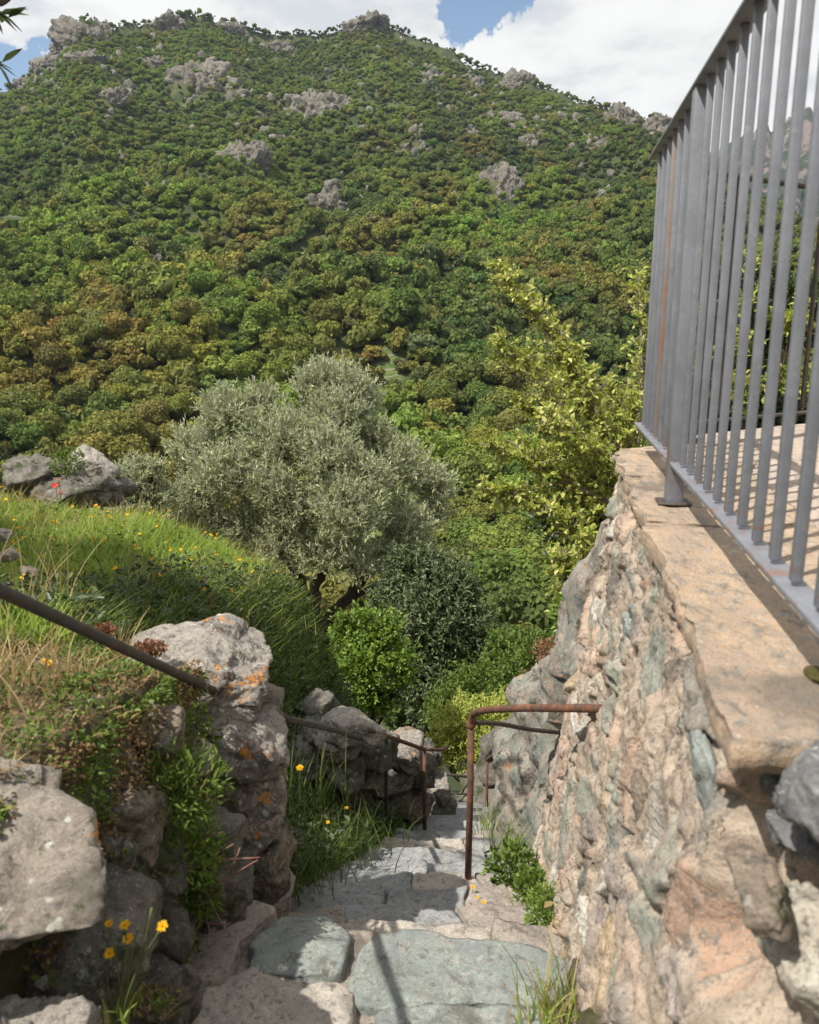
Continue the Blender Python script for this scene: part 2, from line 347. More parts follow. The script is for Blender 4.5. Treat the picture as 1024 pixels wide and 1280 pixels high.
# ------------------------------------------------------------------ world, sun, camera
SUNH = np.array([-.825, -.565]); EL = rad(56)
def build_world():
    w = bpy.data.worlds.new('World'); S.world = w; w.use_nodes = True; t = NT(w.node_tree)
    sky = t.n('ShaderNodeTexSky'); sky.sky_type = 'NISHITA'; sky.sun_disc = False; sky.sun_elevation = EL
    sky.sun_rotation = math.atan2(SUNH[0], SUNH[1]); sky.air_density = 1.1; sky.dust_density = .2; sky.altitude = 400
    tc = t.n('ShaderNodeTexCoord')
    sep = t.n('ShaderNodeSeparateXYZ', {0: (tc, 0)})
    zz = t.math('ADD', (sep, 2), .16)
    cx = t.math('DIVIDE', (sep, 0), zz); cy = t.math('DIVIDE', (sep, 1), zz)
    v = (t.n('ShaderNodeCombineXYZ', {0: cx, 1: cy, 2: 3.7}), 0)
    n = t.noise(v, 1.15, 7, .52, .5); n2 = t.noise(v, 4.2, 6, .55)
    # openings in the cloud where the photograph has blue
    cov = t.math('ADD', n, .19)
    wn = t.n('ShaderNodeTexNoise', {'Vector': (tc, 0), 'Scale': 14., 'Detail': 6., 'Roughness': .62}); wv = t.n('ShaderNodeVectorMath', {0: (wn, 1), 1: (.5, .5, .5)}, operation='SUBTRACT')
    ws = t.n('ShaderNodeVectorMath', {0: wv, 3: .16}, operation='SCALE'); wob = t.n('ShaderNodeVectorMath', {0: (tc, 0), 1: ws}, operation='ADD')
    for (px, py, rr, a) in ((590, -2, .060, .50), (640, -40, .07, .5), (28, 80, .045, .45), (-30, 60, .1, .36), (535, 12, .03, .3), (70, 10, .03, .2), (860, 120, .03, .2)):
        d = ray(px, py); d = d/np.linalg.norm(d)
        ds = t.n('ShaderNodeVectorMath', {0: wob, 1: tuple(d)}, operation='DISTANCE')
        cov = t.math('SUBTRACT', cov, t.ramp((ds, 1), rr, rr*.2, 0, a))
    mask = t.ramp(cov, .26, .42, 0, 1)
    shade = t.ramp(t.math('ADD', t.math('MULTIPLY', n2, .6), t.math('MULTIPLY', n, .5)), .40, .60, .87, 1.05)
    ccol = t.mix((.74, .80, .88), (1., .99, .97), t.ramp(shade, .78, .98))
    cl = t.n('ShaderNodeVectorMath', {0: ccol, 3: shade}, operation='SCALE')
    bs = t.n('ShaderNodeBackground', {0: (sky, 0), 1: .10}); bc = t.n('ShaderNodeBackground', {0: (cl, 0), 1: .69})
    mx = t.n('ShaderNodeMixShader', {0: mask, 1: (bs, 0), 2: (bc, 0)})
    t.n('ShaderNodeOutputWorld', {0: (mx, 0)})
    L = bpy.data.lights.new('sun', 'SUN'); L.energy = 5.0; L.angle = rad(.53); L.color = (1, .94, .84)
    o = bpy.data.objects.new('sun', L); C.objects.link(o); o.location = (-20, -14, 30)
    d = Vector((SUNH[0]*math.cos(EL), SUNH[1]*math.cos(EL), math.sin(EL)))
    o.rotation_euler = d.to_track_quat('Z', 'Y').to_euler()
    c = bpy.data.cameras.new('camera'); c.sensor_fit = 'HORIZONTAL'; c.sensor_width = 24; c.lens = 24; c.clip_start = .05; c.clip_end = 12000
    c.dof.use_dof = True; c.dof.focus_distance = 9.; c.dof.aperture_fstop = 5.6
    oc = bpy.data.objects.new('camera', c); C.objects.link(oc); oc.rotation_euler = (math.pi/2-TH, 0, 0); S.camera = oc
    S.view_settings.view_transform = 'Standard'; S.view_settings.look = 'None'; S.view_settings.exposure = .46
    cy = S.cycles; cy.max_bounces = 6; cy.diffuse_bounces = 3; cy.glossy_bounces = 2; cy.transmission_bounces = 3; cy.transparent_max_bounces = 6; cy.volume_bounces = 0
    cy.use_denoising = True; cy.sample_clamp_indirect = 4
    try: cy.denoiser = 'OPENIMAGEDENOISE'; cy.denoising_prefilter = 'ACCURATE'
    except Exception: pass
build_world()

# ------------------------------------------------------------------ land
def clearing(x, y):
    """0..1 grassy clearings in the valley forest"""
    r = np.hypot(x, y); a = np.degrees(np.arctan2(x, y)); s = 0
    for (a0, r0, wa, wr) in CLR:
        s = np.maximum(s, sstep(1.25, .8, np.sqrt(((a-a0)/wa)**2+((r-r0)/wr)**2)))
    return s
CLR = []
for (px, py, wa, wr) in ((392, 432, 2.0, 9), (372, 448, 1.3, 6), (487, 470, .8, 12), (487, 505, .8, 10)):
    h = hit(px, py); CLR.append((math.degrees(math.atan2(h[0], h[1])), math.hypot(h[0], h[1]), wa, wr))
CLIFF = [  # px, py, half width px, half height px, look
 (98, 44, 25, 14, 'tall rocky crag at the left end of the skyline'), (60, 84, 20, 15, 'low rocky shoulder falling away left of the skyline crag'),
 (245, 104, 34, 24, 'broad pale cliff in the upper left of the wooded mountain'), (292, 122, 17, 22, 'narrow pale cliff beside the broad cliff on the upper left slope'),
 (400, 138, 36, 20, 'wide pale cliff under the middle of the ridge'), (303, 196, 26, 18, 'isolated slanting rock face below the broad pale cliffs'),
 (412, 250, 22, 18, 'bare rock patch in the centre of the mountain side'), (432, 278, 12, 8, 'small rock patch just under the central bare patch'),
 (205, 30, 20, 7, 'flat pale rocks on the rounded summit'), (285, 38, 18, 6, 'strip of pale rocks right of the rounded summit'),
 (455, 28, 24, 6, 'small rocky cap of the right-hand summit'), (135, 120, 14, 10, 'small pair of boulders low on the left shoulder'),
 (108, 72, 18, 9, 'scattered rocks right under the skyline crag'), (622, 238, 22, 24, 'large grey cliff right of the mountain centre'),
 (640, 148, 14, 12, 'upright pale boulder on the right slope'), (540, 95, 14, 9, 'pale rocks just below the right skyline'),
 (645, 105, 20, 9, 'pale stones along the falling right skyline'), (585, 165, 9, 10, 'narrow grey boulder on the right slope'),
 (530, 190, 16, 14, 'grey boulder cluster between centre and right slope'), (780, 152, 26, 20, 'craggy left block of the rock crest by the railing'),
 (828, 162, 24, 18, 'massive block of the rock crest next to the railing'), (745, 187, 16, 8, 'thin rock band below the rock crest'),
 (760, 245, 14, 7, 'small boulder above the yellow-green shrub'), (180, 328, 26, 7, 'grey scree strip low on the left of the mountain'),
 (340, 60, 16, 8, 'grey rocks under the skyline saddle'), (500, 185, 10, 8, 'small grey rock left of the boulder cluster'),
 (190, 78, 14, 9, 'pale rock patch below the rounded summit'), (595, 100, 12, 8, 'grey rocks high on the falling ridge'), (700, 150, 12, 8, 'small grey rock left of the rock crest'),
 (355, 175, 12, 8, 'small rock below the wide pale cliff'), (325, 150, 12, 12, 'mid-size rock between the pale cliffs'), (660, 175, 10, 7, 'low rock under the upright boulder'),
 (26, 104, 10, 7, 'lowest small tooth at the left end of the skyline'), (44, 88, 9, 9, 'second small tooth climbing the left skyline'), (72, 66, 8, 14, 'steep narrow crag just left of the tall skyline crag'), (84, 50, 9, 13, 'pointed crag leaning on the tall skyline crag'), (126, 36, 13, 8, 'right shoulder of the tall skyline crag')]
CL3 = []
for (px, py, a, b, lb) in CLIFF:
    h = hit(px, py+2, r0=300); r = math.hypot(h[0], h[1]); CL3.append((h, r, a/1024*r, b/1024*r, lb))
def build_land():
    m, t = newmat('forest_floor'); tc = t.n('ShaderNodeTexCoord'); o = (tc, 3)
    c = t.mix((.035, .048, .018), (.075, .085, .03), t.ramp(t.noise(o, .05, 6), .4, .6))
    c = t.mix(c, (.25, .215, .185), t.ramp(t.noise(o, .035, 7, .75), .63, .68))
    cl = (t.n('ShaderNodeAttribute', attribute_name='clear'), 2)
    wv = t.n('ShaderNodeTexWave', {'Vector': o, 'Scale': .09, 'Distortion': 3., 'Detail': 3.}, bands_direction='Y')
    fld = t.mix((.055, .10, .025), (.11, .13, .04), t.ramp(t.noise(o, .3, 5), .4, .6)); fld = t.mix(fld, (.22, .2, .17), t.ramp((wv, 1), .9, .96, 0, .8))
    c = t.mix(c, fld, cl)
    finish(t, c, .95, t.noise(o, .4, 6, .7), .8, 1.)
    rs = np.concatenate([np.geomspace(9, 300, 70), np.linspace(310, 1900, 200)]); azs = np.linspace(rad(-75), rad(75), 300)
    A, R = np.meshgrid(azs, rs); X, Y = R*np.sin(A), R*np.cos(A); Z = terr(X, Y)
    k = sstep(14, 9.5, R); Z = Z-.6*k-1.2*sstep(20, 9, R)
    V = np.stack([X, Y, Z], -1).reshape(-1, 3); n, mm = len(azs), len(rs); i = np.arange(n*mm).reshape(mm, n)
    F = np.stack([i[:-1, :-1], i[:-1, 1:], i[1:, 1:], i[1:, :-1]], -1).reshape(-1, 4)
    o_ = link('mountain', mesh_np('mountain', V, F, m, True, {'clear': ('POINT', clearing(X, Y).ravel())})); tag(o_, kind='structure')
    # land behind and around the photographer
    V, F = grid(np.linspace(-60, 60, 61), np.linspace(-60, 12, 37), lambda X, Y: np.minimum(-2.6-.25*np.maximum(Y, 0)-.15*X*0, 3)+sstep(3, 40, -Y)*8+sstep(6, 40, -X)*8-sstep(4, 12, Y)*6)
    tag(link('hillside', mesh_np('hillside', V, F, m, True)), kind='structure')
    # near hillside, fine mesh
    mg, t = newmat('grassy_earth'); tc = t.n('ShaderNodeTexCoord'); o = (tc, 3)
    c = t.mix((.075, .085, .03), (.15, .115, .075), t.ramp(t.noise(o, 3., 7, .7), .42, .6))
    c = t.mix(c, (.24, .2, .16), t.ramp(t.noise(o, 11., 6, .7), .6, .68))
    finish(t, c, .95, t.noise(o, 14., 8, .7), 1., .04)
    V, F = grid(np.arange(-9, 5.5, .055), np.arange(-2.5, 14.5, .055), ground)
    V[:, 2] += .035*fbm(V*2.2, 3)+.012*fbm(V*9, 2)
    # keep the earth out from under the terrace
    keep = ~((V[F, 0].mean(1) > wx(V[F, 1].mean(1))+.1) & (V[F, 1].mean(1) < 3.1))
    V[:, 2] = np.where((np.abs(V[:, 0]-xc(V[:, 1])) < .55) & (V[:, 1] < 5.2), V[:, 2]-.24, V[:, 2])
    tag(link('grassy_bank', mesh_np('grassy_bank', V, F[keep], mg, True)), kind='structure')
    # far mountain seen through the railing
    FS = [(800, 260), (850, 215), (880, 196), (905, 182), (922, 172), (938, 166), (955, 160), (968, 163), (985, 148), (1000, 138), (1012, 134), (1024, 142), (1050, 120), (1090, 135), (1130, 100), (1180, 130), (1260, 110), (1400, 160)]
    az = np.array([azel(*p)[0] for p in FS]); el = np.array([azel(*p)[1] for p in FS])
    a = np.linspace(az[0], az[-1], 260); tt = np.linspace(0, 1, 90); A, T = np.meshgrid(a, tt)
    E = np.interp(A, az, el)
    pn = np.stack([A*60, T*3, T*0], -1).reshape(-1, 3)
    rg = ridged(pn, 4).reshape(A.shape)
    R = 2500+1000*T-160*rg*(1-T)*2*np.clip(T*3, 0, 1)
    Z = -80+(R*E+80)*T**.75+16*fbm(np.stack([A*230, A*0, A*0+4], -1).reshape(-1, 3), 3).reshape(A.shape)*sstep(.8, 1, T)
    X, Y = R*np.sin(A), R*np.cos(A); V = np.stack([X, Y, Z], -1).reshape(-1, 3)
    Vb = V[-260:].copy(); Vb[:, :2] *= 1.25; Vb[:, 2] = -80; V = np.concatenate([V, Vb])
    i = np.arange(91*260).reshape(91, 260); F = np.stack([i[:-1, :-1], i[:-1, 1:], i[1:, 1:], i[1:, :-1]], -1).reshape(-1, 4)
    mf, t = newmat('far_crags'); tc = t.n('ShaderNodeTexCoord'); o = (t.n('ShaderNodeMapping', {'Vector': (tc, 3), 'Scale': (1, 1, .6)}), 0)
    n = t.noise(o, .012, 9, .7)
    c = t.mix((.36, .28, .25), (.07, .10, .05), t.ramp(t.math('SUBTRACT', n, t.math('MULTIPLY', (t.n('ShaderNodeSeparateXYZ', {0: (tc, 3)}), 2), .00012)), .36, .44))
    finish(t, c, .95, t.noise(o, .03, 8, .75), 1., 60.)
    tag(link('far_mountain', mesh_np('far_mountain', V, F, mf, False)), kind='structure')
build_land()

# ------------------------------------------------------------------ rocks
def facets(P, r, cells, amp, warp=.12, wsc=2.5):
    """chipped planar facets: every cell of the surface is tilted its own way"""
    Q = P+warp*np.stack([perlin(P*wsc+5), perlin(P*wsc+25), perlin(P*wsc+45)], 1)
    c = r.normal(size=(cells, 3)); c /= np.linalg.norm(c, axis=1)[:, None]; best = np.full(len(P), -9.); idx = np.zeros(len(P), int); sec = np.full(len(P), -9.)
    for a in range(0, cells, 100):
        D = (Q@c[a:a+100].T).astype(np.float32); k = D.argmax(1); v = D[np.arange(len(P)), k]
        D[np.arange(len(P)), k] = -9; s2 = np.maximum(np.where(v > best, best, v), D.max(1)); sec = np.maximum(sec, s2)
        m = v > best; idx[m] = k[m]+a; best = np.maximum(best, v)
    g = r.normal(size=(cells, 3))*amp*math.sqrt(cells)*.55; h = r.normal(size=cells)*amp*.35
    crack = sstep(.0, .35/cells, np.maximum(best-sec, 0))
    return ((P-c[idx])*g[idx]).sum(1)*.6+h[idx]-amp*.5*(1-crack)
def rock_mesh(name, size, seed, mat, lvl=5, planes=11, nz=.10, fine=.03, strata=0., soft=34, boxy=.0, sc=1.6, chip=1., cuts=()):
    r = np.random.default_rng(seed); P, F = ico(lvl)
    D = r.normal(size=(planes, 3)); D /= np.linalg.norm(D, axis=1)[:, None]
    if boxy: D = np.concatenate([D, [[1, 0, 0], [-1, 0, 0], [0, 1, 0], [0, -1, 0], [0, 0, 1], [0, 0, -1]]+r.normal(size=(6, 3))*.12]); D /= np.linalg.norm(D, axis=1)[:, None]
    dd = .72+.28*r.random(len(D))
    if boxy: dd[-6:] = boxy
    for (cn, cd) in cuts: D = np.concatenate([D, [np.array(cn)/np.linalg.norm(cn)]]); dd = np.append(dd, cd)
    c = P@D.T; q = np.where(c > .05, dd/np.maximum(c, .05), 9.)
    q = np.minimum(q, 1.7); rr = -np.log(np.exp(-soft*q).sum(1)+np.exp(-soft*1.25))/soft
    V = P*rr[:, None]*np.asarray(size)
    s = float(np.mean(size)); q = V/s*sc+seed*3.1
    nrm = P/np.asarray(size); nrm /= np.linalg.norm(nrm, axis=1)[:, None]
    d = nz*.55*fbm(q, 2)+fine*.45*ridged(q*4.7, 4, .6)+chip*(facets(P, r, 26, nz*.38)+facets(P, r, 120, nz*.16, .08, 5)+(facets(P, r, 420, nz*.075, .04, 9) if lvl > 5 else 0))
    if strata:
        z = V[:, 2]/s*3.2+fbm(q, 2)*.6+V[:, 0]/s*.7; d += strata*(np.abs((z % 1)-.5)**.5-.5)
    V = V+nrm*(d*s)[:, None]
    return mesh_np(name, V, F, mat, True)
def rock(name, loc, size, seed, mat, label=None, cat=None, group=None, parent=None, rot=(0, 0, 0), **kw):
    o = link(name, rock_mesh(name, size, seed, mat, **kw), parent, loc); o.rotation_euler = rot
    if label: tag(o, label, cat or 'rock', group)
    return o

def build_cliffs():
    for i, (h, r, a, b, lb) in enumerate(CL3):
        crest = i in (0, 1, 10, 19, 20) or i > 31
        lb = lb if ('grey' in lb or 'pale' in lb) else 'grey '+lb
        if crest: o = rock('cliff', (h[0], h[1]+b*.3, h[2]-b*.35), (a, a*.6, b*1.35), 100+i, M['cliff'], lb, 'rock outcrop', lvl=6, planes=16, nz=.40, fine=.12, strata=.10, sc=2.2)
        else: o = rock('cliff', (h[0], h[1]+b*.35, h[2]-b*.25), (a*1.15, a*.5, b*1.6), 100+i, M['cliff'], lb, 'rock outcrop', lvl=6, planes=16, nz=.40, fine=.13, strata=.10, sc=2.2)
        o.rotation_euler = (rad(-38 if not crest else -8), rad(random.uniform(-25, 25)), 0)
    # loose crags and stones strewn over the upper slopes
    r = np.random.default_rng(91); V0, F0 = ico(3); mb = MB(); cnt = 0
    while cnt < 620:
        if r.random() < .6: h, rr_, a, b, _ = CL3[r.integers(len(CL3))]; x, y = h[0]+r.normal()*a*1.9, h[1]+r.normal()*b*3.4
        else: q = math.sqrt(r.uniform(620**2, 1330**2)); az = r.uniform(rad(-30), rad(28)); x, y = q*math.sin(az), q*math.cos(az)
        if math.hypot(x, y) > np.interp(math.atan2(x, y), RA, RR)-5: continue
        z = float(terr(np.array([x]), np.array([y]))[0]); sz = r.uniform(1.8, 5.4); D = r.normal(size=(9, 3)); D /= np.linalg.norm(D, axis=1)[:, None]; c = np.maximum(V0@D.T, .05); q = np.minimum((.75/c).min(1), 1.25)
        V = V0*(q*(1+.18*perlin(V0*3+cnt)))[:, None]*np.array([1, .8, 1.15*r.uniform(.6, 1.3)])*sz; mb.add(V+[x, y, z+sz*.25], F0); cnt += 1
    tag(mb.build('scattered_crags', M['cliff']), 'small crags and stones strewn over the upper mountain slopes', 'rocks', kind='stuff')
build_cliffs()

# ------------------------------------------------------------------ forest
def crown_mesh(name, seed, mat, nq, q, lvl, tall=1.):
    """crown of unit tree: about 8 m tall and 8 m wide, base at z=0"""
    r = np.random.default_rng(seed); mb = MB(); lobes = []
    for k in range(13):
        a = r.random()*6.28; rr = 2.3*math.sqrt(r.random()); z = 3.0+3.2*r.random()*(1-.3*rr/2.3)
        lobes.append((rr*math.cos(a), rr*math.sin(a), z*tall, 1.25+.9*r.random()))
    lobes.append((0, 0, 4.3*tall, 2.6)); L = np.array(lobes)
    P, F = ico(lvl)
    for (x, y, z, R) in L:
        V = P*(1+.22*fbm(P*2.+x*3+y, 2))[:, None]*R*.86*np.array([1, 1, .9])+[x, y, z]
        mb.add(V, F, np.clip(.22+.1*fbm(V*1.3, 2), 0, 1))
    k = r.integers(0, len(L), nq); d = r.normal(size=(nq, 3)); d[:, 2] = np.abs(d[:, 2])*.9-.25; d /= np.linalg.norm(d, axis=1)[:, None]
    c = L[k, :3]+d*(L[k, 3]*(.9+.22*r.random(nq)**1.5))[:, None]*[1, 1, .92]
    # drop clumps buried in other lobes
    inside = np.zeros(nq, bool)
    for (x, y, z, R) in L: inside |= np.linalg.norm((c-[x, y, z])/[1, 1, .9], axis=1) < R*.8
    c, d, k = c[~inside], d[~inside], k[~inside]; n = len(c)
    nr = d+r.normal(size=(n, 3))*.55; nr /= np.linalg.norm(nr, axis=1)[:, None]
    u = np.cross(nr, r.normal(size=(n, 3))); u /= np.linalg.norm(u, axis=1)[:, None]; v = np.cross(nr, u)
    s = q*(.6+.8*r.random(n))[:, None]
    V = np.stack([c-u*s, c-v*s*.7+nr*s*.2, c+u*s*.9, c+v*s*.75-nr*s*.15], 1).reshape(-1, 3)
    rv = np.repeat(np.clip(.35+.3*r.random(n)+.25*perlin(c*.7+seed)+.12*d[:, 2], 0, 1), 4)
    mb.add(V, np.arange(4*n).reshape(-1, 4), rv)
    return mb, L
PAL = {'dark green': (.048, .085, .03), 'mid green': (.085, .145, .036), 'bright green': (.135, .21, .045), 'olive green': (.15, .165, .042), 'ochre': (.215, .185, .048), 'rusty orange': (.20, .13, .045), 'grey-green': (.085, .105, .062)}
PN = list(PAL); PC = np.array([PAL[k] for k in PN])
def build_forest():
    r = np.random.default_rng(11)
    # jittered positions in polar rings so that the density stays even on the ground
    X, Y = [], []
    rr = 22.
    while rr < 1385:
        sp = 6.4 if rr < 120 else (6.9 if rr < 400 else 5.0)
        n = int(rr*rad(84)/sp); a = rad(-42)+rad(84)*(np.arange(n)+r.random(n)*1.6)/n
        q = rr+sp*(r.random(n)-.5)*1.8; X.append(q*np.sin(a)); Y.append(q*np.cos(a)); rr += sp*.86
    nb = sum(len(v) for v in X); ex = 26000; q = np.sqrt(r.uniform(450**2, 1380**2, ex)); a = r.uniform(rad(-36), rad(36), ex); Rq = np.interp(a, RA, RR); kk = q < Rq+10; q2 = np.sqrt(r.uniform(110**2, 450**2, 7000)); a2 = r.uniform(rad(-36), rad(36), 7000); X.append(q2*np.sin(a2)); Y.append(q2*np.cos(a2)); X.append((q*np.sin(a))[kk]); Y.append((q*np.cos(a))[kk])
    a = r.uniform(rad(-36), rad(36), 7500); q = np.interp(a, RA, RR)-45*r.random(7500)**1.3+4; X.append(q*np.sin(a)); Y.append(q*np.cos(a))
    X = np.concatenate(X); Y = np.concatenate(Y); extra = np.arange(len(X)) >= nb; Z = terr(X, Y); R = np.hypot(X, Y); az = np.arctan2(X, Y)
    Rr = np.interp(az, RA, RR); keep = (R < Rr+12) & (r.random(len(R)) > clearing(X, Y)*.92)
    keep &= R > 46
    # bare rock: fewer trees
    bare = fbm(np.stack([X/70, Y/70, Z/70], -1), 4); hi = sstep(500, 950, R)
    keep &= ~((bare > .72-.15*hi) & (r.random(len(R)) < .6*hi))
    for (h, rc, a, b, lb) in CL3:
        d = np.hypot((X-h[0])/(a*.95), (Y-h[1])/(max(b*1.6, a*.5))); keep &= ~((d < 1) & (r.random(len(R)) < .78))
    X, Y, Z, R, az, bare, extra = [v[keep] for v in (X, Y, Z, R, az, bare, extra)]
    n = len(X)
    s = np.clip(.78*np.exp(.30*r.normal(size=n)), .38, 1.35)*np.interp(R, [20, 60, 200, 500, 900, 1300], [.55, 1.0, 1.6, 1.3, 1.0, .8])*(1-.2*np.clip(bare, 0, 1))
    s = np.where(extra, s*.46, s)
    # species by place
    g1 = fbm(np.stack([X/45, Y/45, Z*0], -1), 3); g2 = fbm(np.stack([X/90+9, Y/90, Z*0+5], -1), 3); px, py, dep = proj(np.c_[X, Y, Z+5*s])
    w = np.zeros((n, 7)); low = sstep(700, 330, R); leftg = sstep(420, 60, px)
    w[:, 0] = .7+2.2*(g1 < -.15)+1.2*(g2 < -.3)+.5*sstep(140, 60, R); w[:, 1] = 1.2+1.2*(g1 > .1); w[:, 2] = .35+1.0*(g1 > .3)+.5*sstep(500, 900, R)*(px < 480)
    w[:, 3] = 1.7+.8*(1-low); w[:, 4] = .3+2.*(g2 > .02)*low+.5*(1-low); w[:, 5] = .03+.30*(g2 > .05)*low+.03*(1-low); w[:, 6] = .4+.4*(1-low)
    w[:, 5] *= .6+leftg; w[:, 4] *= .8+.6*leftg
    nearc = (R < 120); w[nearc, 4] *= .25; w[nearc, 5] *= .15; w[nearc, 1] += 1.5
    cw = np.cumsum(w/w.sum(1)[:, None], 1); sp = (r.random(n)[:, None] > cw).sum(1)
    p1 = fbm(np.stack([X/120, Y/160, Z*0+2], -1), 4)[:, None]; p2 = fbm(np.stack([X/60+3, Y/85, Z*0+8], -1), 4)[:, None]
    patch = np.array([.125, .155, .038])+np.zeros((n, 3)); patch = patch+(np.array([.155, .225, .04])-patch)*sstep(.0, .5, p1); patch = patch+(np.array([.062, .095, .032])-patch)*sstep(-.05, -.5, p1)
    patch = patch+(np.array([.185, .155, .045])-patch)*sstep(.1, .6, p2)*.75; patch = patch+(np.array([.075, .10, .045])-patch)*sstep(-.25, -.6, p2)*.8
    lo = (sstep(520, 330, R)*sstep(rad(4), rad(-18), az)*sstep(-.35, .25, p2[:, 0]))[:, None]; patch = patch*(1-lo*.65)+np.array([.20, .155, .042])*lo*.65
    up = (sstep(480, 900, R)*sstep(rad(4), rad(-14), az))[:, None]; patch = patch*(1-up*.5)+np.array([.15, .215, .045])*up*.5
    col = (PC[sp]*.68*0+PC[sp]*.34+.66*patch)*1.05*(.86+.36*r.random((n, 1)))*(1+.05*r.normal(size=(n, 3)))
    rot = r.random(n)*6.28
    # which ones show largest
    vis = (px > -40) & (px < 1060) & (py < 1000) & (py > 0) & (dep > 5)
    hidden = ((px < 230) & (py > 640)) | ((px < 400) & (py > 760+0*px)) | ((px > 215) & (px < 560) & (py > 510) & (py < 740)) | ((px > 640) & (py > 800)) | ((px > 770) & (py > 560)) | ((px < 400) & (py > 470+.9*px+120) )
    score = np.where(vis & ~hidden, s/dep, 0); top = np.argsort(-score)[:300]; istop = np.zeros(n, bool); istop[top] = True
    cm = []
    for k in range(5):
        mb, L = crown_mesh('crown', 40+k, M['crown'], 5200, .27, 2, .85+.07*k)
        V = np.concatenate(mb.V); me = mesh_np('crown', V, [np.concatenate(f) for f in mb.F.values()], M['crown'], False, {'rnd': ('POINT', np.concatenate(mb.A))})
        tb = MB()
        tube(tb, curve([(0, 0, -1.5), (.15, .1, 1.2), (-.1, .2, 2.6), (0, 0, 4)], 3), np.linspace(.34, .18, 10), 7, cap=True, wob=.2)
        for (x, y, z, Rr_) in L[:6]: tube(tb, curve([(0, .1, 2.), (x*.5, y*.5, 2.9), (x, y, z)], 3), np.linspace(.17, .05, 7), 5)
        tm = mesh_np('trunk', np.concatenate(tb.V), [np.concatenate(f) for f in tb.F.values()], M['bark'], True)
        cm.append((me, tm))
    for j, i in enumerate(top):
        v = int(r.integers(0, 5)); o = bpy.data.objects.new('forest_tree', None); C.objects.link(o); o.empty_display_size = .5
        o.location = (X[i], Y[i], Z[i]-.3); o.rotation_euler = (0, 0, rot[i]); o.scale = (s[i],)*3
        cr = link('crown', cm[v][0], o); tr = link('trunk', cm[v][1], o); cr.color = (*col[i], 1)
        size = 'small' if s[i] < .9 else ('large' if s[i] > 1.25 else 'medium')
        x, y = px[i], py[i]
        side = 'left of the olive' if x < 240 else ('behind the olive' if x < 480 else ('right of the olive' if x < 640 else 'behind the yellow-green shrub'))
        level = 'low in the valley' if y > 700 else ('on the valley floor' if y > 560 else ('at the foot of the mountain' if y > 440 else 'on the lower mountain side'))
        tag(o, f'{size} {PN[sp[i]]} round-crowned tree {level}, {side}', 'tree', f'{PN[sp[i]]} forest trees {level}')
    # the rest of the wood
    src = bpy.data.collections.new('crown_sources')
    for k in range(4):
        mb, L = crown_mesh('far_crown', 60+k, M['crown_far'], 700, .55, 1, .9+.05*k)
        me = mesh_np('far_crown', np.concatenate(mb.V), [np.concatenate(f) for f in mb.F.values()], M['crown_far'], False, {'rnd': ('POINT', np.concatenate(mb.A))})
        src.objects.link(bpy.data.objects.new('far_crown', me))
    m = ~istop; P = np.c_[X, Y, Z-.5][m]
    me = bpy.data.meshes.new('forest'); me.vertices.add(len(P)); me.vertices.foreach_set('co', P.astype(np.float32).ravel())
    a = me.attributes.new('tint', 'FLOAT_COLOR', 'POINT'); a.data.foreach_set('color', np.c_[col[m], np.ones(m.sum())].astype(np.float32).ravel())
    sv = np.c_[s[m]*(.8+.45*r.random(m.sum())), s[m]*(.8+.45*r.random(m.sum())), s[m]*(.7+.6*r.random(m.sum()))]
    a = me.attributes.new('scl', 'FLOAT_VECTOR', 'POINT'); a.data.foreach_set('vector', sv.astype(np.float32).ravel())
    a = me.attributes.new('rotz', 'FLOAT_VECTOR', 'POINT'); a.data.foreach_set('vector', np.c_[0*rot[m], 0*rot[m], rot[m]].astype(np.float32).ravel())
    o = tag(link('forest', me), 'dense mixed green and ochre woodland covering the mountain side', 'forest', kind='stuff')
    ng = bpy.data.node_groups.new('scatter_crowns', 'GeometryNodeTree')
    ng.interface.new_socket('Geometry', in_out='INPUT', socket_type='NodeSocketGeometry'); ng.interface.new_socket('Geometry', in_out='OUTPUT', socket_type='NodeSocketGeometry')
    N = ng.nodes.new; gi = N('NodeGroupInput'); go = N('NodeGroupOutput'); ip = N('GeometryNodeInstanceOnPoints'); ci = N('GeometryNodeCollectionInfo')
    ci.inputs['Collection'].default_value = src; ci.inputs['Separate Children'].default_value = True; ci.inputs['Reset Children'].default_value = True
    na = N('GeometryNodeInputNamedAttribute'); na.data_type = 'FLOAT_VECTOR'; na.inputs['Name'].default_value = 'scl'
    nb = N('GeometryNodeInputNamedAttribute'); nb.data_type = 'FLOAT_VECTOR'; nb.inputs['Name'].default_value = 'rotz'
    rv = N('FunctionNodeRandomValue'); rv.data_type = 'INT'; rv.inputs[4].default_value = 0; rv.inputs[5].default_value = 3
    er = N('FunctionNodeEulerToRotation')
    lk = ng.links.new; lk(gi.outputs[0], ip.inputs['Points']); lk(ci.outputs[0], ip.inputs['Instance']); ip.inputs['Pick Instance'].default_value = True
    lk(rv.outputs[2], ip.inputs['Instance Index']); lk(na.outputs[0], ip.inputs['Scale']); lk(nb.outputs[0], er.inputs[0]); lk(er.outputs[0], ip.inputs['Rotation']); lk(ip.outputs[0], go.inputs[0])
    md = o.modifiers.new('scatter', 'NODES'); md.node_group = ng
    print('forest points', len(P))
build_forest()

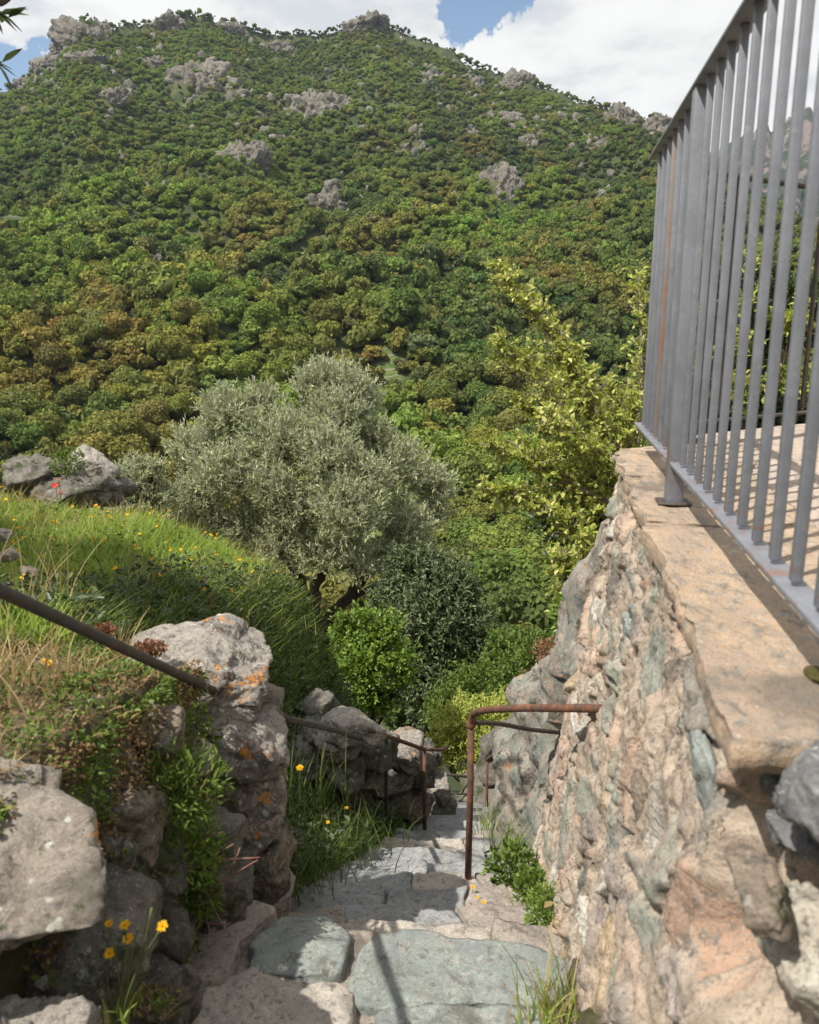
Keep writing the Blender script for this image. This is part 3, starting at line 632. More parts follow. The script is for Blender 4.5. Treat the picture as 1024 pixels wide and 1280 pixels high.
# ------------------------------------------------------------------ leaves, shrubs, olive
def leaves(mb, P, D, size, width=.45, r=None, rng=RNG, flat=.5, fold=.15):
    """P points, D leaf directions; 4-vertex pointed leaves, slightly folded"""
    n = len(P); D = D/np.linalg.norm(D, axis=1)[:, None]
    up = rng.normal(size=(n, 3))*flat+[0, 0, 1]; side = np.cross(D, up); side /= np.linalg.norm(side, axis=1)[:, None]+1e-9; nr = np.cross(side, D)
    s = (size*(.65+.7*rng.random(n)))[:, None]
    V = np.stack([P, P+D*s*.33+side*s*width*.5+nr*s*fold, P+D*s*.70+side*s*width*.36+nr*s*fold*.8, P+D*s, P+D*s*.70-side*s*width*.36+nr*s*fold*.8, P+D*s*.33-side*s*width*.5+nr*s*fold], 1).reshape(-1, 3)
    b = np.arange(n)[:, None]*6
    F = np.concatenate([b+[0, 1, 2, 3], b+[0, 3, 4, 5]])
    rv = rng.random(n) if r is None else r
    mb.add(V, F, np.repeat(rv, 6))
def lobes_px(L):
    out = []
    for (px, py, rp, Y) in L:
        c = at(px, py, Y); dep = Y*CT-c[2]*ST; out.append((*c, rp/1024*dep))
    return np.array(out)
def foliage(name, root, L, ntw, per, lsize, mat, tw, rng, width=.45, spread=.6, upw=.3, squash=1., shell=.45, leafname='foliage', branches=True, bark='bark', flat=.5, hang=0):
    """sprays of leaves on twigs inside lobes L (x,y,z,R)"""
    vol = L[:, 3]**2; k = rng.choice(len(L), ntw, p=vol/vol.sum())
    d = rng.normal(size=(ntw, 3)); d /= np.linalg.norm(d, axis=1)[:, None]
    rr = rng.random(ntw)**shell; lump = 1+.42*perlin(d*2.6+L[k, :3]*1.7)+.15*perlin(d*7)
    tip = L[k, :3]+d*(rr*L[k, 3]*lump)[:, None]*[1, 1, squash]
    td = d*.8+rng.normal(size=(ntw, 3))*.4+[0, 0, upw]; td /= np.linalg.norm(td, axis=1)[:, None]
    t = rng.random((ntw, per))
    P = tip[:, None, :]+td[:, None, :]*((t-.5)*tw)[:, :, None]
    LD = td[:, None, :]*.6+rng.normal(size=(ntw, per, 3))*spread+[0, 0, upw*.5-hang]
    P = P.reshape(-1, 3); LD = LD.reshape(-1, 3)
    rv = np.clip(np.repeat(rng.random(ntw)*.5, per)+rng.random(ntw*per)*.5, 0, 1)
    mb = MB(); leaves(mb, P, LD, lsize, width, rv, rng, flat)
    fo = mb.build(leafname, mat, root, origin=root.location)
    return tip, td

def shrub(name, base, L, label, cat, ntw, per, lsize, mat, tw, seed, trunk=.03, group=None, bark='bark', ntwig=200, **kw):
    rng = np.random.default_rng(seed); root = empty(name, base, label, cat, group); base = np.asarray(base, float)
    tip, td = foliage(name, root, L, ntw, per, lsize, M[mat], tw, rng, **kw)
    mb = MB()
    for i, (x, y, z, R) in enumerate(L):
        e = np.array([x, y, z]); m = base*.5+e*.5+rng.normal(size=3)*R*.3+[0, 0, -R*.3]; m[2] = max(m[2], base[2]+.3*(e[2]-base[2]))
        c = curve([base+rng.normal(size=3)*[trunk, trunk, 0], base*.75+m*.25+rng.normal(size=3)*R*.08, m, e], 5); tube(mb, c, np.linspace(trunk, trunk*.25, len(c)), 6, wob=.15)
        idx = np.nonzero(np.linalg.norm(tip-e, axis=1) < R*1.15)[0]; rng.shuffle(idx)
        for j in idx[:ntwig//len(L)]:
            s = c[rng.integers(len(c)//2, len(c))]; q = curve([s, (s+tip[j])/2+rng.normal(size=3)*R*.12, tip[j]+td[j]*tw*.4], 3); tube(mb, q, np.linspace(trunk*.25, trunk*.05, len(q)), 4, cap=False)
    mb.build('branches', M[bark], root, origin=base, smooth=True)
    return root
def build_trees():
    rng = np.random.default_rng(5)
    # ---- the olive
    L = lobes_px([(425, 490, 44, 19.9), (392, 478, 28, 19.8), (455, 500, 24, 20.2), (350, 550, 46, 18.6), (285, 518, 38, 19.2), (245, 560, 32, 18.9), (285, 590, 40, 17.9), (410, 570, 44, 18.0), (500, 585, 42, 19.3), (545, 606, 26, 19.6), (435, 640, 48, 17.3), (370, 640, 38, 17.8), (505, 655, 36, 18.6), (310, 655, 30, 18.2), (468, 545, 26, 19.6), (325, 500, 24, 19.6), (480, 700, 26, 18.2), (395, 690, 34, 17.6), (245, 625, 34, 18.2), (275, 660, 28, 18.), (350, 685, 30, 17.7), (440, 700, 30, 17.4), (520, 695, 28, 18.6), (420, 520, 36, 19.), (540, 640, 22, 19.4), (340, 605, 30, 17.6), (460, 600, 30, 17.8)])
    base = at(392, 790, 18.8); root = empty('olive_tree', base, 'large silvery-green olive tree with spreading crown below the meadow', 'olive tree')
    tip, td = foliage('olive', root, L, 7600, 14, .10, M['olive'], .38, rng, width=.27, spread=.42, upw=.55, shell=.42, squash=.95)
    mb = MB(); b = np.array(base)
    for (px, py, Yb) in ((392, 770, 18.8), (425, 765, 18.9), (380, 770, 18.6)):
        pass
    stems = [[(390, 790, 18.8), (393, 745, 18.7), (404, 715, 18.6), (425, 680, 18.5), (440, 640, 18.3)], [(396, 790, 18.8), (430, 752, 18.8), (462, 715, 18.9), (480, 680, 19), (500, 640, 19.2)],
             [(390, 790, 18.8), (378, 735, 18.8), (360, 690, 18.7), (345, 630, 18.7), (330, 570, 18.8)], [(404, 715, 18.6), (412, 660, 18.8), (405, 590, 19), (410, 500, 19.4)], [(360, 690, 18.7), (320, 640, 18.6), (280, 590, 18.6)],
             [(430, 752, 18.8), (475, 730, 18.6), (520, 725, 18.4)], [(462, 715, 18.9), (455, 690, 18.7), (430, 670, 18.5)]]
    for i, st in enumerate(stems):
        c = curve([at(*p) for p in st], 5); r0 = .17 if i < 3 else .09
        tube(mb, c+rng.normal(size=c.shape)*.03, np.linspace(r0, r0*.3, len(c)), 8, wob=.25)
    mb.build('trunk', M['bark'], root, origin=base, smooth=True)
    mb = MB()
    for (x, y, z, R) in L:
        e = np.array([x, y, z]); idx = np.nonzero(np.linalg.norm(tip-e, axis=1) < R*1.1)[0]; rng.shuffle(idx)
        for j in idx[:16]:
            q = curve([e+[0, 0, -R*.5], (e+tip[j])/2+rng.normal(size=3)*R*.15, tip[j]], 3); tube(mb, q, np.linspace(.045, .008, len(q)), 4, cap=False)
    mb.build('limbs', M['twig'], root, origin=base, smooth=True)
    # ---- shrubs
    def S_(name, bpx, L, *a, **k): return shrub(name, at(*bpx), lobes_px(L), *a, **k)
    S_('olive_shrub', (180, 680, 17), [(175, 600, 30, 17), (160, 630, 26, 17), (205, 625, 26, 17), (190, 585, 16, 17)], 'small pale olive shrub left of the large olive tree', 'shrub', 900, 12, .08, 'olive', .3, 21, width=.3, trunk=.05)
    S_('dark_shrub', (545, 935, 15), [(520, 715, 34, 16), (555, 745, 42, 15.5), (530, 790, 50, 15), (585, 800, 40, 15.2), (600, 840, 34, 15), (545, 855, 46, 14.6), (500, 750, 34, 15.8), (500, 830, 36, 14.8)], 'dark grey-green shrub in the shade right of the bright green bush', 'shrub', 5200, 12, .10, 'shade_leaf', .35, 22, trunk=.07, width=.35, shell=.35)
    S_('green_bush', (462, 925, 9.5), [(435, 805, 30, 9.7), (480, 790, 28, 9.6), (452, 835, 38, 9.3), (420, 845, 18, 9.5), (500, 822, 20, 9.4), (468, 872, 26, 9.4), (455, 772, 15, 9.6), (505, 850, 14, 9.3), (428, 778, 12, 9.7), (445, 895, 18, 9.4)], 'small bright green leafy bush above the lower stone wall', 'bush', 1250, 9, .055, 'bright', .22, 23, trunk=.02, width=.6, shell=.65)
    S_('ochre_bush', (590, 990, 10), [(575, 905, 34, 10), (610, 900, 30, 10.3), (560, 930, 26, 9.8), (600, 940, 34, 9.8), (640, 890, 26, 10.6)], 'low olive and ochre bush behind the lower handrails', 'bush', 1400, 9, .05, 'yellowgreen', .18, 24, trunk=.02, width=.4, shell=.4)
    S_('weedy_bush', (640, 960, 11), [(600, 865, 40, 12), (650, 850, 36, 11.5), (560, 885, 30, 11.6), (680, 820, 30, 11), (630, 815, 26, 12.4)], 'loose green bush on the slope left of the rock outcrop', 'bush', 1900, 9, .07, 'weed', .25, 25, trunk=.02, width=.4, shell=.4)
    S_('bramble', (360, 890, 6.6), [(385, 815, 26, 6.6), (360, 840, 30, 6.4), (395, 850, 24, 6.4), (380, 880, 24, 6.2), (350, 870, 24, 6.0)], 'dark tangled bramble under the meadow edge beside the lichened boulder', 'bush', 700, 9, .035, 'darkleaf', .1, 26, trunk=.01, width=.5, shell=.5)
    # ---- yellow-green shrub by the corner of the terrace: branch by branch
    rng = np.random.default_rng(31); base = at(800, 860, 5.4); root = empty('oak_shrub', base, 'yellow-green leafy shrub reaching up past the terrace corner', 'shrub')
    main = [[(800, 860, 5.4), (772, 640, 5.3), (735, 520, 5.4), (690, 430, 5.5), (655, 375, 5.6), (622, 338, 5.7)], [(790, 800, 5.4), (755, 620, 5.2), (705, 520, 5.2), (660, 460, 5.3), (622, 428, 5.3)], [(780, 760, 5.3), (735, 640, 5.1), (670, 580, 5.), (605, 555, 4.9)],
            [(800, 860, 5.4), (795, 640, 5.6), (802, 470, 5.7), (799, 350, 5.8)], [(790, 800, 5.4), (770, 600, 5.3), (740, 500, 5.3), (700, 415, 5.4)], [(775, 780, 5.2), (720, 660, 5.), (655, 625, 4.9), (612, 612, 4.8)],
            [(780, 780, 5.2), (740, 690, 4.8), (690, 640, 4.7)], [(785, 800, 5.), (745, 770, 4.6), (722, 720, 4.5), (700, 700, 4.5)], [(795, 700, 5.4), (775, 560, 5.5), (765, 480, 5.6)], [(795, 700, 5.4), (745, 590, 5.4), (690, 540, 5.4), (650, 500, 5.4)],
            [(795, 740, 5.4), (760, 590, 5.), (720, 560, 4.9), (690, 520, 4.9)], [(795, 740, 5.2), (770, 640, 5.), (700, 600, 5.), (650, 560, 5.1)], [(792, 700, 5.3), (785, 560, 5.3), (792, 500, 5.3)],
            [(760, 790, 4.9), (745, 740, 4.6), (735, 700, 4.5), (745, 680, 4.5)], [(780, 700, 5.2), (740, 600, 5.2), (712, 470, 5.4), (720, 450, 5.4)]]
    mb = MB(); P = []; D = []
    for bi, st in enumerate(main):
        c = curve([at(*p) for p in st], 8); tube(mb, c, np.linspace(.022, .004, len(c)), 6, wob=.1)
        for i in range(len(c)//4, len(c)):
            f = i/len(c); ntw = 6 if f < .75 else 5
            for _ in range(ntw):
                d = c[min(i+1, len(c)-1)]-c[i-1]; d /= np.linalg.norm(d); td = d*.6+rng.normal(size=3)*.75+[0, 0, .25]; td /= np.linalg.norm(td)
                ln = rng.uniform(.07, .32)*(1.15-f*.8); e = c[i]+td*ln; tube(mb, curve([c[i], (c[i]+e)/2+rng.normal(size=3)*.015, e], 2), np.linspace(.004, .0015, 5), 4, cap=False)
                k = int(4+ln*34); tt = rng.random(k)**.7; P.append(c[i]+np.outer(tt, td*ln)); D.append(td*.5+rng.normal(size=(k, 3))*.75+[0, 0, .25])
    mb.build('branches', M['twig'], root, origin=base, smooth=True)
    lb = MB(); P = np.concatenate(P); D = np.concatenate(D); leaves(lb, P, D, .039, .58, None, rng, .6, .2); lb.build('foliage', M['yellowgreen'], root, origin=base)
    print('oak leaves', len(P))
    S_('dark_oak', (790, 830, 5.9), [(745, 620, 44, 5.9), (700, 640, 36, 5.9), (720, 560, 34, 6.), (770, 580, 40, 6.), (760, 680, 40, 5.6), (720, 700, 26, 5.4), (775, 740, 30, 5.4)], 'darker green inner shrub growing through the yellow-green one', 'shrub', 1000, 9, .045, 'darkleaf', .16, 32, trunk=.018, width=.55, shell=.5)
    S_('hedge_shrub', (960, 640, 6.6), [(850, 430, 50, 6.4), (910, 420, 50, 6.6), (965, 400, 54, 6.8), (1020, 420, 60, 7), (860, 500, 44, 6.2), (920, 500, 50, 6.4), (985, 490, 50, 6.6), (1050, 480, 60, 6.8), (900, 370, 30, 6.6), (940, 340, 26, 6.8), (1080, 400, 60, 7), (860, 350, 22, 6.4), (890, 545, 30, 6.2), (950, 540, 34, 6.2), (1010, 540, 34, 6.4)], 'dense dark green hedge-like shrub seen through the terrace railing', 'shrub', 4200, 9, .05, 'darkleaf', .2, 33, trunk=.03, width=.55, shell=.4)
    S_('sapling', (935, 640, 5.8), [(940, 330, 12, 5.8), (932, 380, 16, 5.8), (925, 430, 20, 5.8), (850, 400, 20, 5.8), (860, 460, 24, 5.7), (990, 400, 22, 5.9), (1000, 470, 26, 5.9), (930, 490, 24, 5.8)], 'light green sapling rising behind the rear railing', 'shrub', 420, 8, .045, 'yellowgreen', .16, 34, trunk=.014, width=.55, shell=.6)
    # ---- tree on the left, out of the frame but for a few leaf tips; it shades the meadow
    rng = np.random.default_rng(41); base = np.array([-4.6, 2.6, -1.2]); root = empty('chestnut_tree', base, 'broadleaf tree with a few leaf tips hanging in at the top left', 'tree')
    lb = [(-4.47, 3.2, 1.6, .62), (-3.87, 3.0, 1.6, .62), (-3.27, 2.8, 1.6, .55), (-2.85, 2.6, 1.6, .42), (-5.2, 3.6, 1.9, .75), (-5.3, 2.3, 2.5, .8), (-4.5, 2.7, 2.2, .5)]; L = np.array(lb)
    tip, td = foliage('c', root, L, 4200, 9, .12, M['bright'], .25, rng, width=.42, shell=.5)
    mb = MB(); tube(mb, curve([base, base+[-.1, .1, 1.2], (-4.8, 2.9, 1.2), (-5, 3, 2)], 5), np.linspace(.14, .07, 16), 8)
    for (x, y, z, R) in L: tube(mb, curve([(-4.8, 2.9, .9), ((x-4.8)/2, (y+2.9)/2, (z+.9)/2+.2), (x, y, z)], 4), np.linspace(.06, .015, 9), 6)
    tp = [(-4.5, 2.6, 1.6), (-2.6, 2.7, 1.35)]; 
    lf = MB()
    for (px, py, Y, ex) in ((10, 22, 2.5, -30), (2, 78, 2.5, -40), (-2, 272, 2.6, -60)):
        e = at(px, py, Y); s0 = at(px+ex*4, py-60, Y+.2); c = curve([np.array([-4.2, 2.6, 1.5]), s0, at(px+ex, py-12, Y), e], 5); tube(mb, c, np.linspace(.02, .002, len(c)), 5)
        k = 9; ii = np.linspace(len(c)-7, len(c)-1, k).astype(int); d = rng.normal(size=(k, 3))*.35+[.55, 0, -.35]; leaves(lf, c[ii], d, .075, .3, None, rng, .3, .05)
    mb.build('trunk', M['bark'], root, origin=base, smooth=True); lf.build('hanging_leaves', M['darkleaf'], root, origin=base)
build_trees()

# ------------------------------------------------------------------ terrace wall, coping, floor, railing
WCOL = np.array([(.48, .35, .27), (.42, .30, .225), (.29, .31, .265), (.235, .26, .235), (.50, .38, .24), (.36, .31, .28), (.62, .59, .53), (.43, .29, .21), (.30, .275, .24), (.36, .38, .30), (.50, .40, .31), (.30, .325, .28), (.55, .44, .34)])
def masonry(name, path, ztop, zbot, step, seed, parent, origin, lean=.157, depth=.028, notch=None, batter=0):
    rng = np.random.default_rng(seed); path = [np.asarray(p, float) for p in path]
    seg = [0]; 
    for a, b in zip(path[:-1], path[1:]): seg.append(seg[-1]+np.linalg.norm(b-a))
    ss = np.arange(0, seg[-1]+step, step); px_ = np.interp(ss, seg, [p[0] for p in path]); py_ = np.interp(ss, seg, [p[1] for p in path])
    tx, ty = np.gradient(px_), np.gradient(py_)
    k = 5; ker = np.ones(2*k+1)/(2*k+1); tx = np.convolve(np.pad(tx, k, 'edge'), ker, 'valid'); ty = np.convolve(np.pad(ty, k, 'edge'), ker, 'valid')
    ln = np.hypot(tx, ty); nx, ny = -ty/ln, tx/ln      # outward normal (left of the travel direction)
    hmax = max(ztop-zbot(py_).min(), .2); ts = np.arange(0, hmax+step, step)
    Sg, Tg = np.meshgrid(ss, ts); ii = np.arange(len(ss))[None, :].repeat(len(ts), 0)
    off = lean*Tg
    q = np.stack([Sg, Tg*1.0, 0*Sg+seed], -1).reshape(-1, 3)
    wq = q+np.stack([fbm(q*3, 3)*.13, fbm(q*3+9, 3)*.10, 0*q[:, 0]], -1)
    # irregular stones: nearest of scattered seeds in a warped, stretched space
    n = int(seg[-1]*hmax*105); sd = np.c_[rng.random(n)*seg[-1], rng.random(n)*hmax]; size = rng.random(n)*.05
    st = np.array([1., 1.25]); d1 = np.full(len(q), 9.); d2 = np.full(len(q), 9.); idx = np.zeros(len(q), int)
    for j in range(n):
        d = np.hypot((wq[:, 0]-sd[j, 0])*st[0], (wq[:, 1]-sd[j, 1])*st[1])-size[j]
        m = d < d1; d2 = np.where(m, d1, np.minimum(d2, d)); idx[m] = j; d1 = np.where(m, d, d1)
    edge = d2-d1; stone = sstep(.006, .035, edge-.012*fbm(q*12, 2)); ismort = rng.random(n) < .24
    hgt = rng.random(n)*.9+.1; lift = stone*(hgt[idx])*(~ismort[idx])
    dsp = depth*.75*lift+depth*.8*fbm(q*4, 4)+depth*.30*ridged(q*[14, 20, 1], 4, .7)
    dsp -= .009*(1-sstep(.0, .016, edge))*sstep(-.1, .3, fbm(q*7+3, 3)); tl = rng.normal(size=(n, 2))*.22; dsp += (np.clip((wq[:, 0]-sd[idx, 0])*tl[idx, 0]+(wq[:, 1]-sd[idx, 1])*tl[idx, 1], -.02, .02))*stone
    for cs, am in ((.045, .22), (.02, .10)):   # chipped facets
        gx = np.floor(wq[:, 0]/cs+.9*perlin(q*14)).astype(int); gy = np.floor(wq[:, 1]/cs*.8+.9*perlin(q*14+40)).astype(int); hh = (gx*73856093) ^ (gy*19349663)
        a1 = _g[hh & 255]; dsp += am*((wq[:, 0]/cs-gx-.5)*a1[:, 0]+(wq[:, 1]/cs*.8-gy-.5)*a1[:, 1])*cs*.6+a1[:, 2]*cs*am*.25
    # crevices
    dsp -= depth*1.6*sstep(.42, .62, fbm(q*6+30, 4))
    dsp -= .006
    cidx = rng.integers(0, len(WCOL), n); col = WCOL[cidx][idx]*(.85+.3*rng.random(n))[idx][:, None]
    mort = np.array([.45, .365, .285]); a = (stone*(~ismort[idx]))[:, None]; col = mort*(1-a)+col*a
    col = col*(1+.25*np.clip(fbm(q*18, 3), -.9, .9))[:, None]
    o_ = (off.reshape(-1)+dsp); i1 = ii.reshape(-1)
    X = px_[i1]+nx[i1]*o_; Y = py_[i1]+ny[i1]*o_; Z = ztop-Tg.reshape(-1)
    if notch is not None:
        dx = notch(Y, Z); X = X+dx
    V = np.stack([X, Y, Z], -1)-origin; a_, b_ = len(ts), len(ss); i = np.arange(a_*b_).reshape(a_, b_)
    F = np.stack([i[:-1, :-1], i[1:, :-1], i[1:, 1:], i[:-1, 1:]], -1).reshape(-1, 4)
    zc = V[F[:, 0], 2]+origin[2]; yc = V[F[:, 0], 1]+origin[1]; F = F[zc > zbot(yc)-.35]
    return link(name, mesh_np(name, V, F, M['wall'], True, {'col': ('POINT', col)}), parent)
def slab_mesh(name, outline, z0, z1, mat, seed, res=.02, rough=.008, edge=.012, origin=(0, 0, 0), tilt=None):
    """flat stone of arbitrary outline (ccw, xy); broken edges, uneven top"""
    O = np.asarray(outline, float); c = O.mean(0); P = []
    for a, b in zip(O, np.roll(O, -1, 0)):
        k = max(2, int(np.linalg.norm(b-a)/res)); P.append(a+(b-a)*(np.arange(k)/k)[:, None])
    P = np.concatenate(P); n = len(P); q = np.c_[P, np.full(n, seed*1.7)]
    # round the corners a little
    for _ in range(1): P = (np.roll(P, 1, 0)+2*P+np.roll(P, -1, 0))/4
    rd = P-c; L = np.linalg.norm(rd, axis=1)[:, None]; out = rd/L
    P = P+out*(edge*1.2*fbm(q*6, 3)+edge*.5*fbm(q*22, 2))[:, None]
    m = max(4, int(L.mean()/res)); V = []
    for f, dz, ins in ((1, z0-z1, -.004), (1, (z0-z1)*.6, .004), (1, (z0-z1)*.25, .002), (1, -.010, .001), (1, -.002, -.0025)):
        V.append(np.c_[P+out*ins*1.5+out*(edge*.6*fbm(np.c_[P*9, np.full(n, dz*50)], 2))[:, None], np.full(n, z1+dz)])
    for k in range(m):
        f = 1-(k+.35)/m*.995; V.append(np.c_[c+(P-c)*f, np.full(n, z1)])
    V = np.concatenate(V); top = V[:, 2] > z1-.03
    V[top, 2] += rough*(1.4*fbm(V[top]*[5, 5, 1]+seed, 4)+.5*ridged(V[top]*[14, 14, 1]+seed, 3)-.3)
    if tilt is not None: V[:, 2] += (V[:, 0]-c[0])*tilt[0]+(V[:, 1]-c[1])*tilt[1]
    rows = 5+m; i = np.arange(rows*n).reshape(rows, n); j = np.roll(i, -1, 1)
    F = np.stack([i[:-1], j[:-1], j[1:], i[1:]], -1).reshape(-1, 4)
    V = np.concatenate([V, [[*c, V[-n:, 2].mean()]]]); t = np.stack([i[-1], j[-1], np.full(n, rows*n)], -1)
    return mesh_np(name, V-np.asarray(origin), [F, t], mat, True)
RD = np.array([.165, 1.])/math.hypot(.165, 1); RP = lambda Y: np.array([.53+.165*(Y-1.0), Y])   # railing line
CORN = RP(3.14); RD2 = np.array([.85, .535]); RD2 /= np.linalg.norm(RD2)
def build_terrace():
    og = np.array([.6, 1.8, -1.2]); root = empty('retaining_wall', og, 'high stone and mortar wall holding up the terrace right of the steps', 'wall')
    top = -.520
    pts = [(wx(y)+.035, y) for y in np.linspace(-2.4, 3.22, 30)]+[(wx(3.3)+.10, 3.36), (wx(3.3)+.3, 3.47)]+[(wx(3.3)+.3+k*.85, 3.47+k*.535) for k in (1, 2, 3, 4, 5)]
    def notch(Y, Z): return .085*sstep(1.02, .96, Y)*sstep(-.86, -.80, Z)*sstep(-.45, -.5, Z)
    masonry('masonry', pts, top, lambda y: np.where(np.asarray(y) > 3.4, -3.2, zp(np.asarray(y))), 0.0072, 12, root, og, notch=notch, depth=.016)
    def slab(Y0, Y1, seed, inner=.42, far=False):
        o = [(wx(y)+.012*math.sin(y*17+seed), y) for y in np.linspace(Y0, Y1, 5)]
        if far: o = o[:-1]+[(wx(Y1-.12)-.005, Y1-.09), (wx(Y1)+.035, Y1-.01), (wx(Y1)+.12, Y1+.06), (wx(Y1)+.25, Y1+.13), (wx(Y1)+inner+.25, Y1+.28)]
        else: o.append((wx(Y1)+inner, Y1))
        o.append((wx(Y0)+inner, Y0)); o = o[::-1]
        me = slab_mesh('coping_stone', o, -.527, -.482, M['coping'], seed, .009, .006, .016, og); return link('coping_stone', me, root)
    slab(.89, 1.97, 3); slab(1.978, 2.62, 4); slab(2.628, 3.27, 5, far=True)
    slab(-.9, .30, 6)
    for (px, py, Y, s, mt, sd) in ((1003, 985, .90, (.05, .07, .032), 'greystone', 1), (1000, 1040, .88, (.048, .06, .02), 'greystone', 2), (1024, 1000, .80, (.05, .07, .045), 'greystone', 7)):
        rock('wall_stone', at(px, py, Y)+np.array([.01, 0, 0])-og, s, sd, M[mt], parent=root, lvl=5, nz=.15, fine=.05, boxy=.85)
    rock('wall_stone', at(985, 1195, .80)-og+[.035, 0, 0], (.065, .085, .048), 5, M['whitestone'], parent=root, lvl=5, nz=.15, fine=.07)['label'] = 'rounded white-lichened stone low in the wall'
    for (px, py, Y, s, sd, mt) in ((892, 975, 1.12, (.018, .085, .085), 11, 'green_slab'), (815, 790, 2.1, (.02, .1, .05), 12, 'green_slab'), (1010, 1110, .82, (.03, .08, .02), 13, 'brownrock'), (800, 1100, 1.55, (.02, .08, .07), 14, 'brown_slab'), (830, 1000, 1.5, (.02, .07, .05), 15, 'brownrock')):
        p = at(px, py, Y); t_ = (top-p[2]); p[0] = wx(Y)+.035-lean_x(t_)+.004
        rock('wall_stone', p-og, s, sd, M[mt], parent=root, lvl=5, nz=.12, fine=.04, boxy=.8, rot=(0, rad(-9), rad(-10)))
    # terrace paving
    V, F = grid(np.linspace(0, 1, 160), np.linspace(0, 1, 160), lambda X, Y: X*0)
    y = -2.4+V[:, 1]*6.1; x0 = wx(y)+.40; xe = np.full(len(V), 6.); V[:, 0] = x0+(xe-x0)*V[:, 0]; far = CORN[1]+.33+(V[:, 0]-CORN[0])*RD2[1]/RD2[0]; V[:, 1] = -2.4+(far+2.4)*V[:, 1]
    V[:, 2] = -.489+.004*fbm(V*[3, 3, 1], 4)+.003*ridged(V*[9, 9, 1], 2)
    me = mesh_np('terrace_paving', V, F, M['floor'], True)
    tag(link('terrace_floor', me), kind='structure')
    # moss cushion at the frame edge
    rock('moss_cushion', atz(1022, 846, -.475), (.016, .02, .01), 3, plain('moss', (.08, .07, .02), .95, .5, 200, bump=1), 'small dark moss cushion on the coping under the railing', 'moss', lvl=4, nz=.1, fine=.1)
def lean_x(t): return .157*t
def build_railing():
    zt, zb = .585, -.36
    def bars(root, start, d, n, sp, sgn, postk, wornk=(), name='baluster', mat='paint', first=0):
        nrm = np.array([d[1], -d[0]]); A3 = np.array([*d, 0]); N3 = np.array([*nrm, 0]); Z3 = np.array([0, 0, 1.])
        for k in range(first, n):
            p = start+d*sp*k*sgn
            if k in postk:
                mb = MB(); box(mb, (*p, (zt-.48)/2), A3*.028, N3*.022, Z3*(zt-.006+.48)/2); o = mb.build('post', M[mat], root, origin=root.location)
                b = o.modifiers.new('b', 'BEVEL'); b.width = .003; b.segments = 2
                mb = MB(); box(mb, (*p, -.476), A3*.04, N3*.045, Z3*.004); o = mb.build('base_plate', M['oldiron'], root, origin=root.location)
                b = o.modifiers.new('b', 'BEVEL'); b.width = .003
                continue
            mb = MB(); tw = random.uniform(-.0025, .0025); box(mb, (p[0], p[1], (zt+zb)/2), A3*.008, N3*.008, Z3*((zt-zb)/2-.006))
            mb.V[0][:, :2] += (mb.V[0][:, 2:3]-zb)*tw
            o = mb.build(name, M['paint_rust'] if k in wornk else M[mat], root, origin=root.location)
            b = o.modifiers.new('b', 'BEVEL'); b.width = .0022; b.segments = 2
            if k in wornk: o['label'] = 'rust-brown bar among the grey ones'
    def rail(root, a, b, z, hw, hh, name, mat='paint'):
        d = (b-a)/np.linalg.norm(b-a); mb = MB(); c = (a+b)/2; L = np.linalg.norm(b-a)/2
        box(mb, (*c, z), np.array([*d, 0])*L, np.array([d[1], -d[0], 0])*hw, np.array([0, 0, 1.])*hh)
        o = mb.build(name, M[mat], root, origin=root.location); bv = o.modifiers.new('b', 'BEVEL'); bv.width = .003; bv.segments = 2
    og = (*RP(1.), -.48); root = empty('terrace_railing', og, 'grey painted steel railing with square bars along the terrace edge', 'railing')
    rail(root, RP(-1.5), CORN, zt, .026, .006, 'top_rail'); rail(root, RP(-1.5), CORN, zb-.006, .021, .006, 'bottom_rail')
    bars(root, RP(3.00), -RD, 40, .1125, 1, (7, 22, 37), (3,))
    og = (*(CORN+RD2*1), -.48); root = empty('rear_railing', og, 'shorter railing closing the far side of the terrace', 'railing')
    a = CORN+RD2*.06
    rail(root, a, CORN+RD2*4.5, zt-.02, .022, .006, 'top_rail', 'oldiron'); rail(root, a, CORN+RD2*4.5, zb-.02, .02, .006, 'bottom_rail', 'oldiron')
    bars(root, CORN+RD2*.12, RD2, 38, .115, 1, (10, 24, 37), mat='oldiron')
build_terrace(); build_railing()

